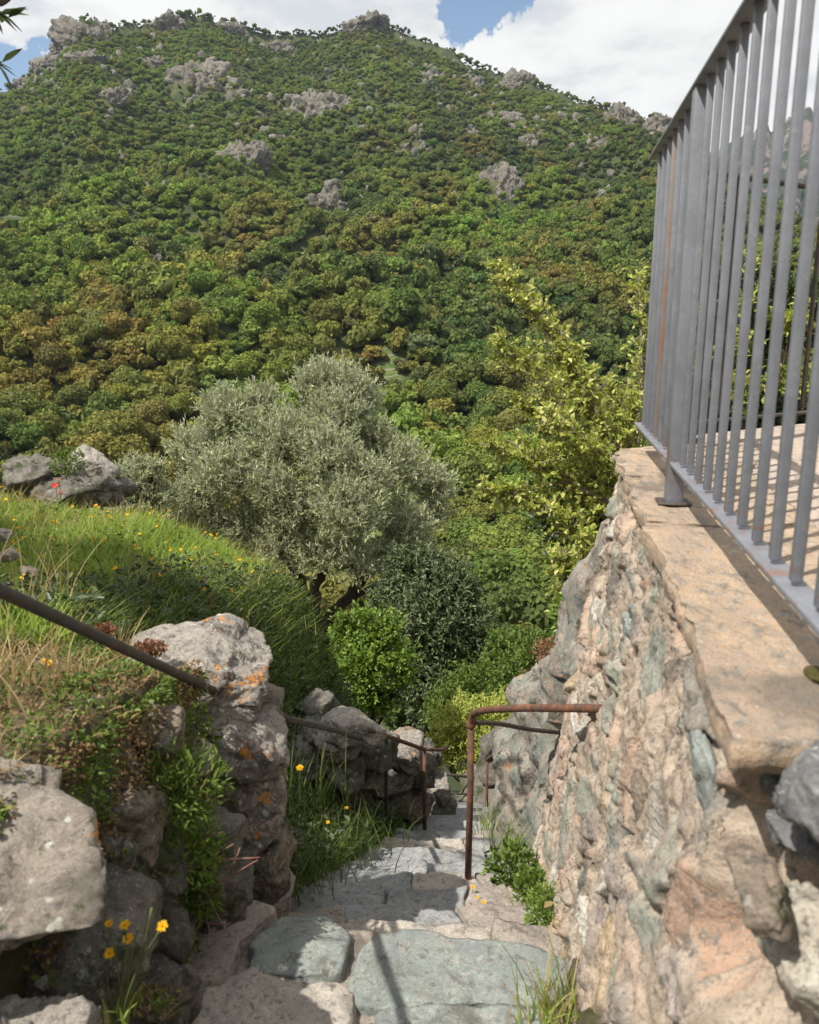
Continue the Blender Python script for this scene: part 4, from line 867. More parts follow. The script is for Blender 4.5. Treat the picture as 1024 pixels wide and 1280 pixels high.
# ------------------------------------------------------------------ stairway
STEPS = [(1.25, 1.86, -1.60), (1.86, 2.19, -1.79), (2.19, 2.49, -1.97), (2.49, 2.81, -2.14), (2.81, 3.15, -2.32), (3.15, 3.47, -2.50), (3.47, 3.81, -2.68), (3.81, 4.15, -2.85), (4.15, 4.48, -3.03), (4.48, 4.85, -3.2)]
def build_steps():
    rng = np.random.default_rng(8)
    root = empty('stone_stairway', (0, 1.4, -1.7), 'rough stone stairway of green, pale and slate slabs descending between the walls', 'stairs')
    og = np.array([0, 1.4, -1.7])
    pat = {0: [(-.80, -.11, 'pale_slab'), (-.10, .47, 'green_slab')], 1: [(-.75, -.22, 'green_slab'), (-.22, .24, 'pale_slab'), (.24, .50, 'brown_slab')], 2: [(-.62, -.22, 'brown_slab'), (-.22, .18, 'slate_slab'), (.18, .52, 'brown_slab')],
           3: [(-.5, -.1, 'slate_slab'), (-.1, .22, 'slate_slab'), (.22, .55, 'brown_slab')], 4: [(-.42, .02, 'slate_slab'), (.02, .3, 'pale_slab'), (.3, .6, 'brown_slab')], 5: [(-.36, .08, 'slate_slab'), (.08, .52, 'slate_slab')],
           6: [(-.28, .24, 'slate_slab'), (.24, .6, 'slate_slab')], 7: [(-.22, .3, 'pale_slab'), (.3, .66, 'slate_slab')], 8: [(-.1, .4, 'slate_slab'), (.4, .75, 'brown_slab')], 9: [(0, .5, 'slate_slab'), (.5, .85, 'slate_slab')]}
    def cut(x, y0, y1, k=4, amp=.02, s=0): return [(x+amp*math.sin(s*9+j*1.9+x*7), y0+(y1-y0)*j/k) for j in range(k+1)]
    for i, (y0, y1, z) in enumerate(STEPS):
        cells = list(pat[i])
        st = None
        for j, (x0, x1, mt) in enumerate(cells):
            bow = .025*math.sin(i*2.3+j*4); yb = y0-.02
            f0, f1 = y1+rng.uniform(-.025, .02), y1+rng.uniform(-.025, .02)
            a = cut(x1-.002, yb, f1, s=i+j)[::1]; b = [((x0+x1)/2, (f0+f1)/2+bow)]; c = cut(x0+.002, yb, f0, s=i+j-1)[::-1]
            if i == 0:
                f = {0: [(x0, 1.25), (x1, 1.25), (x1+.0, 1.55), (x1-.03, 1.72), ((x0+x1)/2+.1, 1.80), ((x0+x1)/2-.1, 1.74), (x0, 1.66)],
                     1: [(x0, 1.20), (x1, 1.20), (x1, 1.60), (x1-.02, 1.66), (x0+.3, 1.67), (x0+.02, 1.66)]}[j]
                out = f
            else: out = a+b+c
            me = slab_mesh('step_stone', out, z-.20, z+rng.uniform(-.008, .008), M[mt], i*7+j, .014, .010 if 'pale' not in mt else .013, .009, og, tilt=(rng.uniform(-.02, .02), rng.uniform(-.03, .0)))
            link('step_stone', me, root)
        if i == 0:
            for j, (out, mt) in enumerate([([(-.40, 1.76), (-.25, 1.73), (-.17, 1.76), (-.16, 1.90), (-.24, 1.97), (-.36, 1.97), (-.44, 1.88)], 'green_slab'), ([(-.66, 1.70), (-.46, 1.74), (-.45, 1.86), (-.38, 2.0), (-.5, 2.06), (-.64, 2.0)], 'brown_slab'), ([(-.15, 1.665), (.47, 1.665), (.48, 1.78), (.30, 1.88), (.02, 1.93), (-.11, 1.91), (-.145, 1.8)], 'green_slab')]):
                link('step_stone', slab_mesh('step_stone', out, z-.2, z+.004-.005*j, M[mt], 60+j, .014, .009, .010, og, tilt=(0, -.02)), root)
    # mortar bed under the treads
    mb = MB()
    for i, (y0, y1, z) in enumerate(STEPS):
        cx_ = float(xc((y0+y1)/2)); box(mb, (cx_+.02, (y0+y1)/2, z-.200-(.09 if i == 0 else 0)), np.array([.62, 0, 0]), np.array([0, (y1-y0)/2-.012, 0]), np.array([0, 0, .172]))
    o = mb.build('mortar_bed', M['soil'], root, origin=og)
    # packed earth and mortar filling the joints of the nearest step
    link('joint_fill', slab_mesh('joint_fill', [(-.72, 1.30), (.47, 1.30), (.47, 1.66), (.40, 1.84), (.05, 1.92), (-.2, 1.965), (-.62, 2.03), (-.72, 1.8)], -1.75, -1.627, M['joint'], 77, .02, .009, .01, og), root)
    # upper steps behind the photographer
    mb = MB()
    for k in range(5): box(mb, (-.2-.05*k, 1.05-.34*k, -1.53+.18*k), np.array([.55, 0, 0]), np.array([0, .19, 0]), np.array([0, 0, .1]))
    mb.build('upper_steps', M['pale_slab'], root, origin=og)
    # lower flight, turning right out of view
    mb = MB()
    for k in range(14): box(mb, (float(xc(5+.35*k))+.02, 5.02+.34*k, -3.55-.19*k), np.array([.5, 0, 0]), np.array([0, .18, 0]), np.array([0, 0, .16]))
    mb.build('lower_steps', M['slate_slab'], root, origin=og)
build_steps()

# ------------------------------------------------------------------ rocks and dry walls
def build_rocks():
    # the pillar end of the left wall
    og = np.array([-.62, 2.3, -1.75]); root = empty('stone_pillar', og, 'stacked stone wall end with a big lichened cap boulder left of the steps', 'stone wall')
    cap = at(240, 852, 2.34)
    rock('cap_boulder', cap+[0, .04, -.01]-og, (.27, .22, .135), 3, M['granite'], parent=root, lvl=6, planes=13, nz=.16, fine=.05, strata=.03, rot=(rad(6), rad(-3), rad(-8)))['label'] = 'grey boulder with orange lichen capping the pillar'
    rng = np.random.default_rng(4); k = 0
    rows = [(930, .075, [(262, .10), (312, .11), (215, .09)]), (985, .07, [(285, .10), (325, .07), (235, .09)]), (1030, .055, [(265, .09), (318, .09)]), (1065, .05, [(290, .11), (335, .06)]), (1100, .055, [(265, .09), (320, .09)]), (1135, .055, [(300, .10), (340, .05)]), (1168, .06, [(265, .1), (318, .08)])]
    for (py, hz, xs) in rows:
        for (px, hx) in xs:
            k += 1; p = at(px, py, 2.24+rng.uniform(-.02, .04)+.0)
            rock('wall_stone', p-og, (hx*1.12, .13, hz*1.22), 200+k, M['brownrock' if k % 3 else 'granite'], parent=root, lvl=5, planes=9, nz=.16, fine=.05, strata=.03, boxy=.82, rot=(rng.uniform(-.08, .08), rng.uniform(-.12, .12), rng.uniform(-.3, .3)))
            p2 = p+np.array([-.045, .24, -.01]); k += 1
            rock('wall_stone', p2-og, (hx*1.15, .15, hz*1.2), 200+k, M['brownrock'], parent=root, lvl=4, planes=9, nz=.16, fine=.04, boxy=.82)
    # core earth
    rock('earth_core', np.array([-.70, 2.42, -1.5])-og, (.27, .22, .42), 9, M['darkrock'], parent=root, lvl=5, nz=.1, fine=.04, boxy=.85)
    # boulders of the near bank
    rock('boulder', (-.89, 1.225, -.965), (.36, .20, .13), 17, M['weathered'], 'big flat-topped brownish boulder at the left edge beside the steps', lvl=6, planes=5, nz=.13, fine=.07, boxy=.92, rot=(rad(9), rad(8), rad(10)), cuts=[((.3, -.75, -.6), .42), ((.1, -.5, .8), .80)])
    rock('boulder', (-.66, 1.12, -1.20), (.13, .10, .09), 19, M['granite'], 'dark orange-lichened rock in the bottom left corner', lvl=6, nz=.14, fine=.05, boxy=.85)
    for k, (x, y, z, a, mt, lb) in enumerate(((-.66, 1.55, -1.30, .10, 'granite', 'light mossy stone at the top of the shaded bank beside the boulder'), (-.68, 1.70, -1.12, .10, 'brownrock', 'brown stone wedged behind the hanging weeds'), (-.58, 1.92, -1.35, .12, 'darkrock', 'dark stone low behind the hanging weeds'), (-.66, 1.92, -1.02, .09, 'brownrock', 'brown stone between the weeds and the pillar'), (-.60, 1.60, -1.52, .11, 'darkrock', 'dark stone at the foot of the shaded bank'), (-.56, 2.02, -1.58, .11, 'darkrock', 'dark stone at the foot of the pillar'), (-.64, 1.40, -1.22, .12, 'darkrock', 'dark stone right under the flat-topped boulder'))):
        rock('boulder', (x, y, z), (a*1.1, a*1.2, a), 400+k, M[mt], lb, lvl=5, nz=.17, fine=.06, boxy=.85)
    rock('boulder', (-.70, 1.35, -1.50), (.16, .16, .22), 23, M['darkrock'], 'dark rock in the shade under the flat-topped boulder', lvl=5, nz=.16, fine=.05, boxy=.85)
    rock('boulder', (-.74, 1.72, -1.24), (.17, .17, .30), 29, M['darkrock'], 'dark weathered rock behind the flat-topped boulder', lvl=6, nz=.2, fine=.06, boxy=.85)
    rock('pebble', atz(58, 1228, -1.22)*.97, (.017, .014, .014), 2, M['whitestone'], 'small white pebble in the bottom left corner', 'pebble', lvl=4, nz=.05, fine=.01)
    rock('boulder', at(228, 952, 2.02), (.10, .09, .05), 37, M['brownrock'], 'low brown stone in front of the pillar cap', lvl=5, nz=.16, fine=.05, boxy=.8)
    rock('boulder', (-.55, 1.22, -1.70), (.22, .3, .13), 47, M['green_slab'], 'greenish stone at the bottom edge left of the pale step', lvl=5, nz=.1, fine=.04, boxy=.85)
    # meadow boulders
    p = at(118, 588, 9.0); rock('boulder', p, (.22, .2, .22), 53, M['granite_clean'], 'upright pale boulder on the far edge of the meadow', lvl=5, planes=9, nz=.16, fine=.05)
    p = at(50, 592, 9.1); rock('boulder', p, (.31, .3, .21), 59, M['darkrock'], 'dark rounded boulder left of the pale one on the meadow edge', lvl=5, nz=.2, fine=.08)
    p = at(100, 612, 8.9); rock('boulder', p, (.46, .3, .16), 61, M['darkrock'], 'low dark rocks under the two meadow boulders', lvl=5, nz=.25, fine=.08)
    for i, (px, py, Y, s) in enumerate(((10, 694, 3.4, .035), (-4, 668, 3.6, .04), (36, 716, 3.0, .03), (20, 925, 1.75, .05), (70, 915, 1.9, .045))):
        rock('stone', at(px, py, Y), (s*1.3, s, s*.8), 70+i, M['granite_clean' if i != 2 else 'brownrock'], ['pale stone at the left edge on the shaded meadow', 'grey stone highest at the left edge of the meadow', 'brownish stone among the dry stalks', 'small grey stone at the left edge above the flat boulder', 'tiny grey stone among the dry moss'][i], 'stone', lvl=4, nz=.15, fine=.05)
    # lower dry stone wall beyond the pillar
    og = at(480, 1000, 4.7); root = empty('dry_stone_wall', og, 'lower dry stone wall in shade beyond the pillar, pale stone on top', 'stone wall')
    L = [(440, 910, 4.3, .15, .075, 'granite_clean'), (420, 930, 4.3, .12, .09, 'granite'), (470, 935, 4.5, .12, .10, 'darkrock'), (503, 940, 4.9, .14, .12, 'granite'), (525, 965, 5.1, .10, .12, 'darkrock'), (455, 965, 4.5, .12, .07, 'brownrock'), (430, 965, 4.3, .12, .08, 'darkrock'),
         (490, 980, 4.8, .13, .09, 'darkrock'), (545, 985, 5.5, .11, .10, 'granite'), (548, 1010, 5.4, .11, .08, 'darkrock'), (470, 1005, 4.7, .14, .08, 'darkrock'), (515, 1005, 5.0, .13, .08, 'brownrock'), (440, 1000, 4.4, .13, .08, 'darkrock'), (500, 1030, 4.9, .16, .08, 'darkrock'), (395, 920, 4.4, .10, .10, 'darkrock'), (400, 890, 4.9, .14, .09, 'darkrock'), (385, 950, 4.3, .13, .10, 'darkrock'), (535, 945, 5.6, .09, .08, 'darkrock')]
    for i, (px, py, Y, a, b, mt) in enumerate(L):
        rock('wall_stone', at(px, py, Y)-og, (a, .16, b), 300+i, M[mt], parent=root, lvl=5, planes=9, nz=.18, fine=.06, strata=.02)
    og = at(625, 990, 6.6); root = empty('rubble_wall', og, 'dark rubble wall behind the far lower handrail posts', 'stone wall')
    for i, (px, py, a, b) in enumerate(((645, 925, .26, .22), (640, 960, .26, .2), (618, 990, .25, .2), (648, 1000, .25, .25), (600, 1020, .22, .18), (640, 1035, .3, .2), (570, 1010, .0, .0), (672, 930, .3, .25))):
        if a: rock('wall_stone', at(px, py, 6.8)-og, (a, .25, b), 330+i, M['darkrock'], parent=root, lvl=5, planes=9, nz=.2, fine=.07, strata=.03)
    # outcrop at the foot of the terrace corner
    rock('rock_outcrop', (1.10, 3.75, -2.15), (.62, .60, 1.30), 83, M['outcrop'], 'tall grey-green natural rock outcrop rising right of the steps under the terrace corner', 'rock outcrop', lvl=6, planes=16, nz=.17, fine=.08, strata=.03, boxy=.9, rot=(rad(4), rad(10), rad(-6)), sc=2.6)
    rock('rock_outcrop', (.83, 3.30, -2.45), (.26, .30, .42), 89, M['outcrop'], 'lower rock shoulder between the outcrop and the steps', 'rock outcrop', lvl=6, planes=12, nz=.12, fine=.04, rot=(0, rad(12), 0), sc=2.4)
build_rocks()

# ------------------------------------------------------------------ handrails
def build_handrails():
    def bar(mb, pts, r, n=10, w=.06): tube(mb, pts, r, n, wob=w)
    B = at(272, 866, 2.22); A = at(0, 738, 1.345); d = (B-A); og = B
    root = empty('handrail', tuple(B), 'straight dark iron handrail ending in the lichened pillar at the left', 'handrail')
    mb = MB(); bar(mb, [A-d*1.2, A, (A+B)/2, B+d*.03], .0125); mb.build('rail', M['oldiron'], root, origin=B, smooth=True)
    mb = MB(); p = A-d*.9; bar(mb, [(p[0], p[1], -1.2), tuple(p)], .012); mb.build('post', M['oldiron'], root, origin=B, smooth=True)
    a = at(345, 896, 2.62); b = at(452, 924, 4.22); root = empty('handrail', tuple(b), 'thin iron handrail leaving the pillar toward the pale-topped lower wall', 'handrail')
    mb = MB(); bar(mb, curve([a, (a+b)/2+[0, 0, .01], b], 5), .0125); mb.build('rail', M['oldiron'], root, origin=b, smooth=True)
    a = at(480, 919, 4.3); b = at(531, 937, 4.75); f = at(531, 1050, 4.75); root = empty('handrail', tuple(f), 'short iron handrail with a corner post left of the lower steps', 'handrail')
    mb = MB(); bar(mb, curve([a+(a-b)*.3, a, b], 5), .0125); bar(mb, [b, b+[.12, .5, -.28], b+[.2, .95, -.5]], .0115); mb.build('rail', M['rust'], root, origin=f, smooth=True)
    mb = MB(); bar(mb, [f+[0, 0, -.1], b+[0, 0, .012]], .0125); mb.build('post', M['rust'], root, origin=f, smooth=True)
    mb = MB(); g = at(483, 1000, 4.4); bar(mb, [g+[0, 0, -.2], at(483, 921, 4.4)], .011); mb.build('post', M['oldiron'], root, origin=f, smooth=True)
    # right: rusty, curved into the wall
    t = at(589, 900, 3.1); f = at(585, 1096, 3.1); f[2] = min(f[2], -2.32); root = empty('handrail', tuple(f), 'rusty brown handrail curving from its post up into the terrace wall', 'handrail')
    mb = MB(); bar(mb, curve([t+[0, 0, -.02], at(592, 893, 3.07), at(606, 888, 2.98), at(640, 885.5, 2.78), at(700, 885, 2.52), at(768, 886, 2.26)], 6), .0142, 12); mb.build('rail', M['rust'], root, origin=f, smooth=True)
    mb = MB(); bar(mb, [f+[0, 0, -.06], (f+t)/2+[.003, 0, 0], t+[0, 0, -.008]], [.0145, .0138, .0145], 12); mb.build('post', M['rust'], root, origin=f, smooth=True)
    P, F = ico(3); mb = MB(); mb.add(P*[.021, .021, .024]*(1+.08*fbm(P*3, 2))[:, None]+t+[0, 0, -.02], F); mb.build('weld_joint', M['rust'], root, origin=f, smooth=True)
    mb = MB(); bar(mb, curve([t+[.012, .0, -.012], at(625, 905, 3.25), at(660, 911.5, 3.4), at(700, 916, 3.55)], 5), .0105, 10); mb.build('lower_rail', M['oldiron'], root, origin=f, smooth=True)
    # far lower handrails
    t = at(609, 950, 6.2); root = empty('handrail', tuple(at(609, 1040, 6.2)), 'distant rusty handrail turning toward the outcrop on the lower flight', 'handrail'); og = np.array(root.location)
    mb = MB(); bar(mb, curve([t, at(616, 945, 6.1), at(632, 942, 5.8), at(660, 939, 5.3)], 4), .0135); mb.build('rail', M['rust'], root, origin=og, smooth=True)
    mb = MB(); bar(mb, [at(608, 1050, 6.2), t], .0125); mb.build('post', M['rust'], root, origin=og, smooth=True)
    mb = MB(); bar(mb, [at(622, 1045, 6.6), at(622, 968, 6.6)], .0125); mb.build('post', M['oldiron'], root, origin=og, smooth=True)
    mb = MB(); bar(mb, [at(630, 1045, 7.), at(630, 974, 7.)], .0125); mb.build('post', M['oldiron'], root, origin=og, smooth=True)
    a = at(548, 967, 6.6); b = at(632, 976, 7.); root = empty('handrail', tuple(at(550, 1020, 6.6)), 'distant two-bar horizontal iron railing at the turn of the lower steps', 'handrail'); og = np.array(root.location)
    mb = MB(); bar(mb, [a, (a+b)/2, b], .0125); mb.build('rail', M['oldiron'], root, origin=og, smooth=True)
    mb = MB(); bar(mb, [at(535, 991, 6.5), at(628, 994, 6.9)], .0095); mb.build('lower_rail', M['oldiron'], root, origin=og, smooth=True)
    mb = MB(); bar(mb, [at(551, 1040, 6.6), a+[.02, 0, 0]], .0125); mb.build('post', M['oldiron'], root, origin=og, smooth=True)
build_handrails()

# ------------------------------------------------------------------ grass, weeds and flowers
def blades(mb, P, H, rng, lean=.45, w=.006, bend=.5, seg=3, rv=None, dirb=(0, 0)):
    n = len(P); a = rng.random(n)*6.28; l = lean*rng.random(n); D = np.stack([np.cos(a)*l+dirb[0], np.sin(a)*l+dirb[1], np.ones(n)], 1)
    side = np.stack([-np.sin(a+rng.normal(size=n)), np.cos(a+rng.normal(size=n)), np.zeros(n)], 1); side /= np.linalg.norm(side, axis=1)[:, None]
    h = H[:, None]; V = []
    for k in range(seg):
        t = k/seg; c = P+D*h*t+np.stack([np.cos(a), np.sin(a), -.35*np.ones(n)], 1)*h*bend*(t**2)*(.3+l[:, None]); ww = w*(1-t*.75)*(.7+.6*rng.random((n, 1)))
        V += [c-side*ww, c+side*ww]
    c = P+D*h+np.stack([np.cos(a), np.sin(a), -.35*np.ones(n)], 1)*h*bend*(.3+l[:, None]); V.append(c)
    m = 2*seg+1; V = np.stack(V, 1).reshape(-1, 3); b = np.arange(n)[:, None]*m
    F = np.concatenate([b+[2*k, 2*k+1, 2*k+3, 2*k+2] for k in range(seg-1)]) if seg > 1 else None
    r = rng.random(n) if rv is None else rv; rr = np.repeat(r, m)
    if F is not None: mb.add(V, F, rr); off = mb.n-len(V)
    mb.F.setdefault(3, []).append(b+[2*seg-2, 2*seg-1, 2*seg]+off)
def flower(parent, P, d, R, mat, mc, rng, n=12, name='flower_head', origin=(0, 0, 0), cup=.25):
    d = d/np.linalg.norm(d); x, y, _ = frame(d); mb = MB(); V = []; F = []
    for layer in range(2 if n > 6 else 1):
        for k in range(n):
            a = 6.283*(k+.5*layer)/n+rng.normal()*.08; u = math.cos(a)*x+math.sin(a)*y; s = -math.sin(a)*x+math.cos(a)*y; L = R*(.9+.2*rng.random())*(1-.28*layer); w = R*(2.6/n)
            b = len(V); V += [P+u*R*.12-s*w*.3, P+u*R*.12+s*w*.3, P+u*L*.7+s*w*.6+d*L*cup*(.6+layer), P+u*L+d*L*cup*(.8+layer), P+u*L*.7-s*w*.6+d*L*cup*(.6+layer)]; F.append([b, b+1, b+2, b+3, b+4])
    mb.add(V, F); o = mb.build(name, M[mat], parent, origin=origin)
    if mc:
        Pi, Fi = ico(2); cb = MB(); cb.add(Pi*R*.28+P+d*R*.12, Fi); cb.build('flower_centre', M[mc], o, origin=(0, 0, 0) if False else (0, 0, 0)).location = tuple(-np.asarray(origin, float))
    return o
def build_plants():
    rng = np.random.default_rng(77)
    # meadow grass
    def area(n, x0, x1, y0, y1, f): 
        x = rng.uniform(x0, x1, n); y = rng.uniform(y0, y1, n); k = f(x, y); x, y = x[k], y[k]; return np.c_[x, y, ground(x, y)]
    med = area(90000, -6.5, .3, 2.3, 9.6, lambda x, y: ((x < xc(y)-.5-np.interp(y, [2.4, 2.8, 6], [.25, .5, .8])) & (((y-(6.2+(-.75-x)*1.27))*.62) < .35)) & ~((x > -1.05) & (y < 2.75)))
    kp = (fbm(med*[2.3, 2.3, 0]+11, 3) > -.42) | (RNG.random(len(med)) < .25); med = med[kp]
    mb = MB(); pz = fbm(med*[1.4, 1.4, 0]+3, 3); H = .07+.10*rng.random(len(med))+.05*np.clip(pz, -.8, 1); blades(mb, med, np.clip(H+.07*np.clip(fbm(med*[5, 5, 0]+7, 2), -.6, 1), .03, .4), rng, .75, .004, .55, 3, np.clip(.42+.35*pz+.3*(rng.random(len(med))-.5), 0, 1))
    tag(mb.build('meadow_grass', M['grass'], origin=(0, 0, 0)), 'lush green meadow grass on the bank left of the steps', 'grass', kind='stuff')
    q = med[fbm(med*[1.9, 1.9, 0]+31, 2) > -.05]; q = q[rng.integers(0, len(q), 9000)]; mb = MB(); leaves(mb, q+rng.random((9000, 3))*[0, 0, .13], rng.normal(size=(9000, 3))*[1, 1, .5]+[0, 0, .5], .034, .5, None, rng, .9)
    tag(mb.build('meadow_weeds', M['weed']), 'broad-leaved weeds mixed through the meadow grass', 'weeds', kind='stuff')
    q = med[fbm(med*[1.5, 1.5, 0]+51, 2) > .0]; q = q[rng.integers(0, len(q), 3800)]; mb = MB(); blades(mb, q, .14+.16*rng.random(3800), rng, .45, .0028, .6, 3)
    tag(mb.build('meadow_straw', M['drygrass']), 'dry seed stalks standing in the meadow grass', 'grass', kind='stuff')
    mb = MB(); fl = med[rng.integers(0, len(med), 420)]+np.c_[np.zeros((420, 2)), .13+.07*rng.random(420)]; leaves(mb, np.repeat(fl, 5, 0), rng.normal(size=(2100, 3))+[0, 0, .6], .016, .8, None, rng, .5)
    tag(mb.build('meadow_flowers', M['petal_y']), 'countless tiny yellow blossoms sprinkled through the meadow grass', 'flowers', kind='stuff')
    # lower bank between pillar and steps
    bk = area(30000, -2., .4, 2.55, 6.8, lambda x, y: (x < xc(y)-.40) & (x > xc(y)-1.25-.1*y))
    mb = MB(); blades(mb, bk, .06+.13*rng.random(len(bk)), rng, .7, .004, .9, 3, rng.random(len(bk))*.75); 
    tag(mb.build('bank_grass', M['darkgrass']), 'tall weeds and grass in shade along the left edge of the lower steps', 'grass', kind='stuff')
    mb = MB(); P = bk[rng.integers(0, len(bk), 14000)]; leaves(mb, P+rng.random((14000, 3))*[0, 0, .2], rng.normal(size=(14000, 3))*[1, 1, .5]+[0, 0, .4], .036, .5, None, rng, .8)
    tag(mb.build('bank_weeds', M['darkleaf']), 'small leafy weeds under the lower stone wall', 'weeds', kind='stuff')
    # dry mound vegetation, near left
    md = area(11000, -2.2, -.42, 1.35, 2.65, lambda x, y: x < -.50-.15*(y-1.5))
    mb = MB(); blades(mb, md[::2], .015+.035*rng.random(len(md[::2])), rng, .9, .0018, .8, 3); tag(mb.build('mound_grass', M['drygrass']), 'short dry grass and moss on the near left bank', 'grass', kind='stuff')
    mb = MB(); n_ = fbm(md*[6, 6, 0]+2, 2) > .05; mq = md[n_]; P = mq[rng.integers(0, len(mq), 9000)]; leaves(mb, P+rng.random((9000, 3))*[0, 0, .04], rng.normal(size=(9000, 3))*[1, 1, .4]+[0, 0, .5], .014, .5, None, rng, .8)
    tag(mb.build('mound_herbs', M['weed']), 'small green herbs among dry moss above the flat boulder', 'herbs', kind='stuff')
    mb = MB(); P = md[rng.integers(0, len(md), 9500)]; leaves(mb, P+rng.random((9500, 3))*[0, 0, .02], rng.normal(size=(9500, 3))*[1, 1, .4]+[0, 0, .4], .013, .6, None, rng, .8)
    tag(mb.build('dry_moss', M['brown_leaf']), 'brown dry moss and leaf litter on the near left bank', 'moss', kind='stuff')
    ns = 5200; y = rng.uniform(1.25, 2.15, ns); tz = rng.random(ns)**1.6; zt_ = -.86-.10*(y-1.6); z = zt_-(zt_-zp(y))*tz*.75; P = np.c_[xc(y)-.42-.10*(1-tz)+rng.normal(size=ns)*.012, y, z]; g = fbm(P*6, 2)
    mb = MB(); q = P[g > 0]; leaves(mb, q, rng.normal(size=(len(q), 3))*.6+[.7, -.3, .1], .016, .5, None, rng, .8); tag(mb.build('bank_side_herbs', M['weed']), 'small green herbs hanging down the side of the near bank', 'herbs', kind='stuff')
    mb = MB(); q = P[g <= .1]; leaves(mb, q, rng.normal(size=(len(q), 3))*.6+[.7, -.3, .0], .014, .55, None, rng, .8); tag(mb.build('bank_side_moss', M['brown_leaf']), 'brown moss and dead leaves on the side of the near bank', 'moss', kind='stuff')
    # tufts of tall dry grass
    def tuft(px, py, Y, n, H, label, mat='drygrass', lean=.35, sp=.05, w=.0024, z=None, seed=1, name='grass_tuft', cat='grass tuft', group=None, wd=(0, 0)):
        r2 = np.random.default_rng(seed); c = at(px, py, Y); P = c+r2.normal(size=(n, 3))*[sp, sp, .004]
        mb = MB(); blades(mb, P, H*(.55+.55*r2.random(n)), r2, lean, w, .7, 4, dirb=wd); o = mb.build(name, M[mat], origin=c, loc=tuple(c)); tag(o, label, cat, group)
        return o
    tuft(50, 745, 2.5, 26, .30, 'tall dry straw stalks above the left handrail', sp=.11, seed=2, wd=(.15, 0)); tuft(12, 860, 1.75, 70, .17, 'yellowed grass tuft at the left edge under the handrail', sp=.07, seed=3)
    tuft(152, 830, 2.2, 34, .155, 'straw tuft right behind the handrail near the red stonecrop', sp=.009, seed=44, lean=.45); tuft(95, 855, 1.9, 40, .10, 'short straw tuft between handrail and yellow flower', sp=.03, seed=5)
    tuft(640, 1060, 3.25, 60, .17, 'green grass tuft at the foot of the outcrop by the rusty post', 'grass', sp=.05, seed=6); tuft(610, 1040, 3.7, 30, .2, 'seeding grass stalks left of the outcrop', 'grass', sp=.04, seed=7, lean=.25)
    tuft(715, 1290, 1.6, 90, .19, 'loose yellowish grass tuft at the bottom edge by the wall', 'drygrass', sp=.05, seed=8); tuft(700, 1290, 1.58, 90, .16, 'green blades mixed into the bottom edge tuft', 'grass', sp=.05, seed=9)
    tuft(830, 1330, 1.28, 16, .16, 'few thin green blades in front of the wall at the bottom', 'grass', sp=.05, seed=10); tuft(680, 1130, 2.6, 70, .13, 'green grass at the wall foot above the cushion plant', 'grass', sp=.06, seed=12)
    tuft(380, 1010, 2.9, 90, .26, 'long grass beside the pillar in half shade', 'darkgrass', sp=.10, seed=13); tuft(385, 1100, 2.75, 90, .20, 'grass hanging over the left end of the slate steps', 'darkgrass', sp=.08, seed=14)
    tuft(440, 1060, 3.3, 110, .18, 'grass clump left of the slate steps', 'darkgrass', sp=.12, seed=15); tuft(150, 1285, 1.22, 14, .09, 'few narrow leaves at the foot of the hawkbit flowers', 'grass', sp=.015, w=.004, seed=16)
    tuft(310, 770, 6., 120, .16, 'yellowing grass fringe at the lower meadow edge', 'drygrass', sp=.3, seed=17)
    # leafy plants
    def leafy(name, px, py, Y, n, R, sz, mat, label, cat, seed, sq=.7, width=.5, dz=0):
        r2 = np.random.default_rng(seed); c = at(px, py, Y)+[0, 0, dz]; d = r2.normal(size=(n, 3)); d /= np.linalg.norm(d, axis=1)[:, None]; P = d*(r2.random(n)**.4*R)[:, None]*[1, 1, sq]
        mb = MB(); leaves(mb, P, d+r2.normal(size=(n, 3))*.6+[0, 0, .5], sz, width, None, r2, .6); root = empty(name, tuple(c), label, cat)
        mb.build('leaves', M[mat], root)
        mb = MB()
        for k in range(14): j = r2.integers(0, n); tube(mb, curve([(0, 0, -R*sq*1.1), P[j]*.5+[0, 0, -R*.2], P[j]], 3), np.linspace(.003, .001, 7), 4, cap=False)
        mb.build('stems', M['stem'], root)
        return root
    leafy('cushion_plant', 690, 1140, 2.3, 1500, .085, .014, 'bright', 'bright green cushion plant at the foot of the wall', 'plant', 51, sq=1.1)
    leafy('weed_plant', 640, 1085, 2.9, 600, .11, .028, 'weed', 'loose weed beside the rusty post base', 'plant', 52, sq=.8)
    leafy('weed_plant', 668, 1110, 2.6, 500, .08, .022, 'weed', 'weed between post and cushion plant', 'plant', 53)
    leafy('herb_plant', 85, 878, 1.85, 700, .085, .018, 'weed', 'green herb among dry grass below the handrail', 'plant', 54, sq=.6)
    leafy('climbing_weed', 215, 985, 1.80, 850, .135, .026, 'weed', 'upper green climbing weed hanging on the pillar', 'plant', 55, sq=.7, width=.25)
    leafy('climbing_weed', 232, 1060, 1.78, 1000, .095, .019, 'bright', 'bright feathery weed hanging between boulder and pillar', 'plant', 56, sq=1.3, width=.3)
    leafy('climbing_weed', 250, 1125, 1.78, 400, .05, .02, 'weed', 'lowest weed shoot under the feathery weed', 'plant', 57, sq=1., width=.3)
    leafy('stonecrop', 130, 790, 2.25, 400, .035, .010, 'sedum', 'red stonecrop behind the handrail left of the cap boulder', 'plant', 58, sq=.6, width=.9)
    leafy('stonecrop', 185, 812, 2.22, 500, .05, .010, 'sedum', 'red stonecrop patch touching the cap boulder', 'plant', 59, sq=.4, width=.9)
    leafy('stonecrop', 55, 935, 1.72, 600, .07, .009, 'brown_leaf', 'brown dried stonecrop over the flat boulder', 'plant', 60, sq=.4, width=.9)
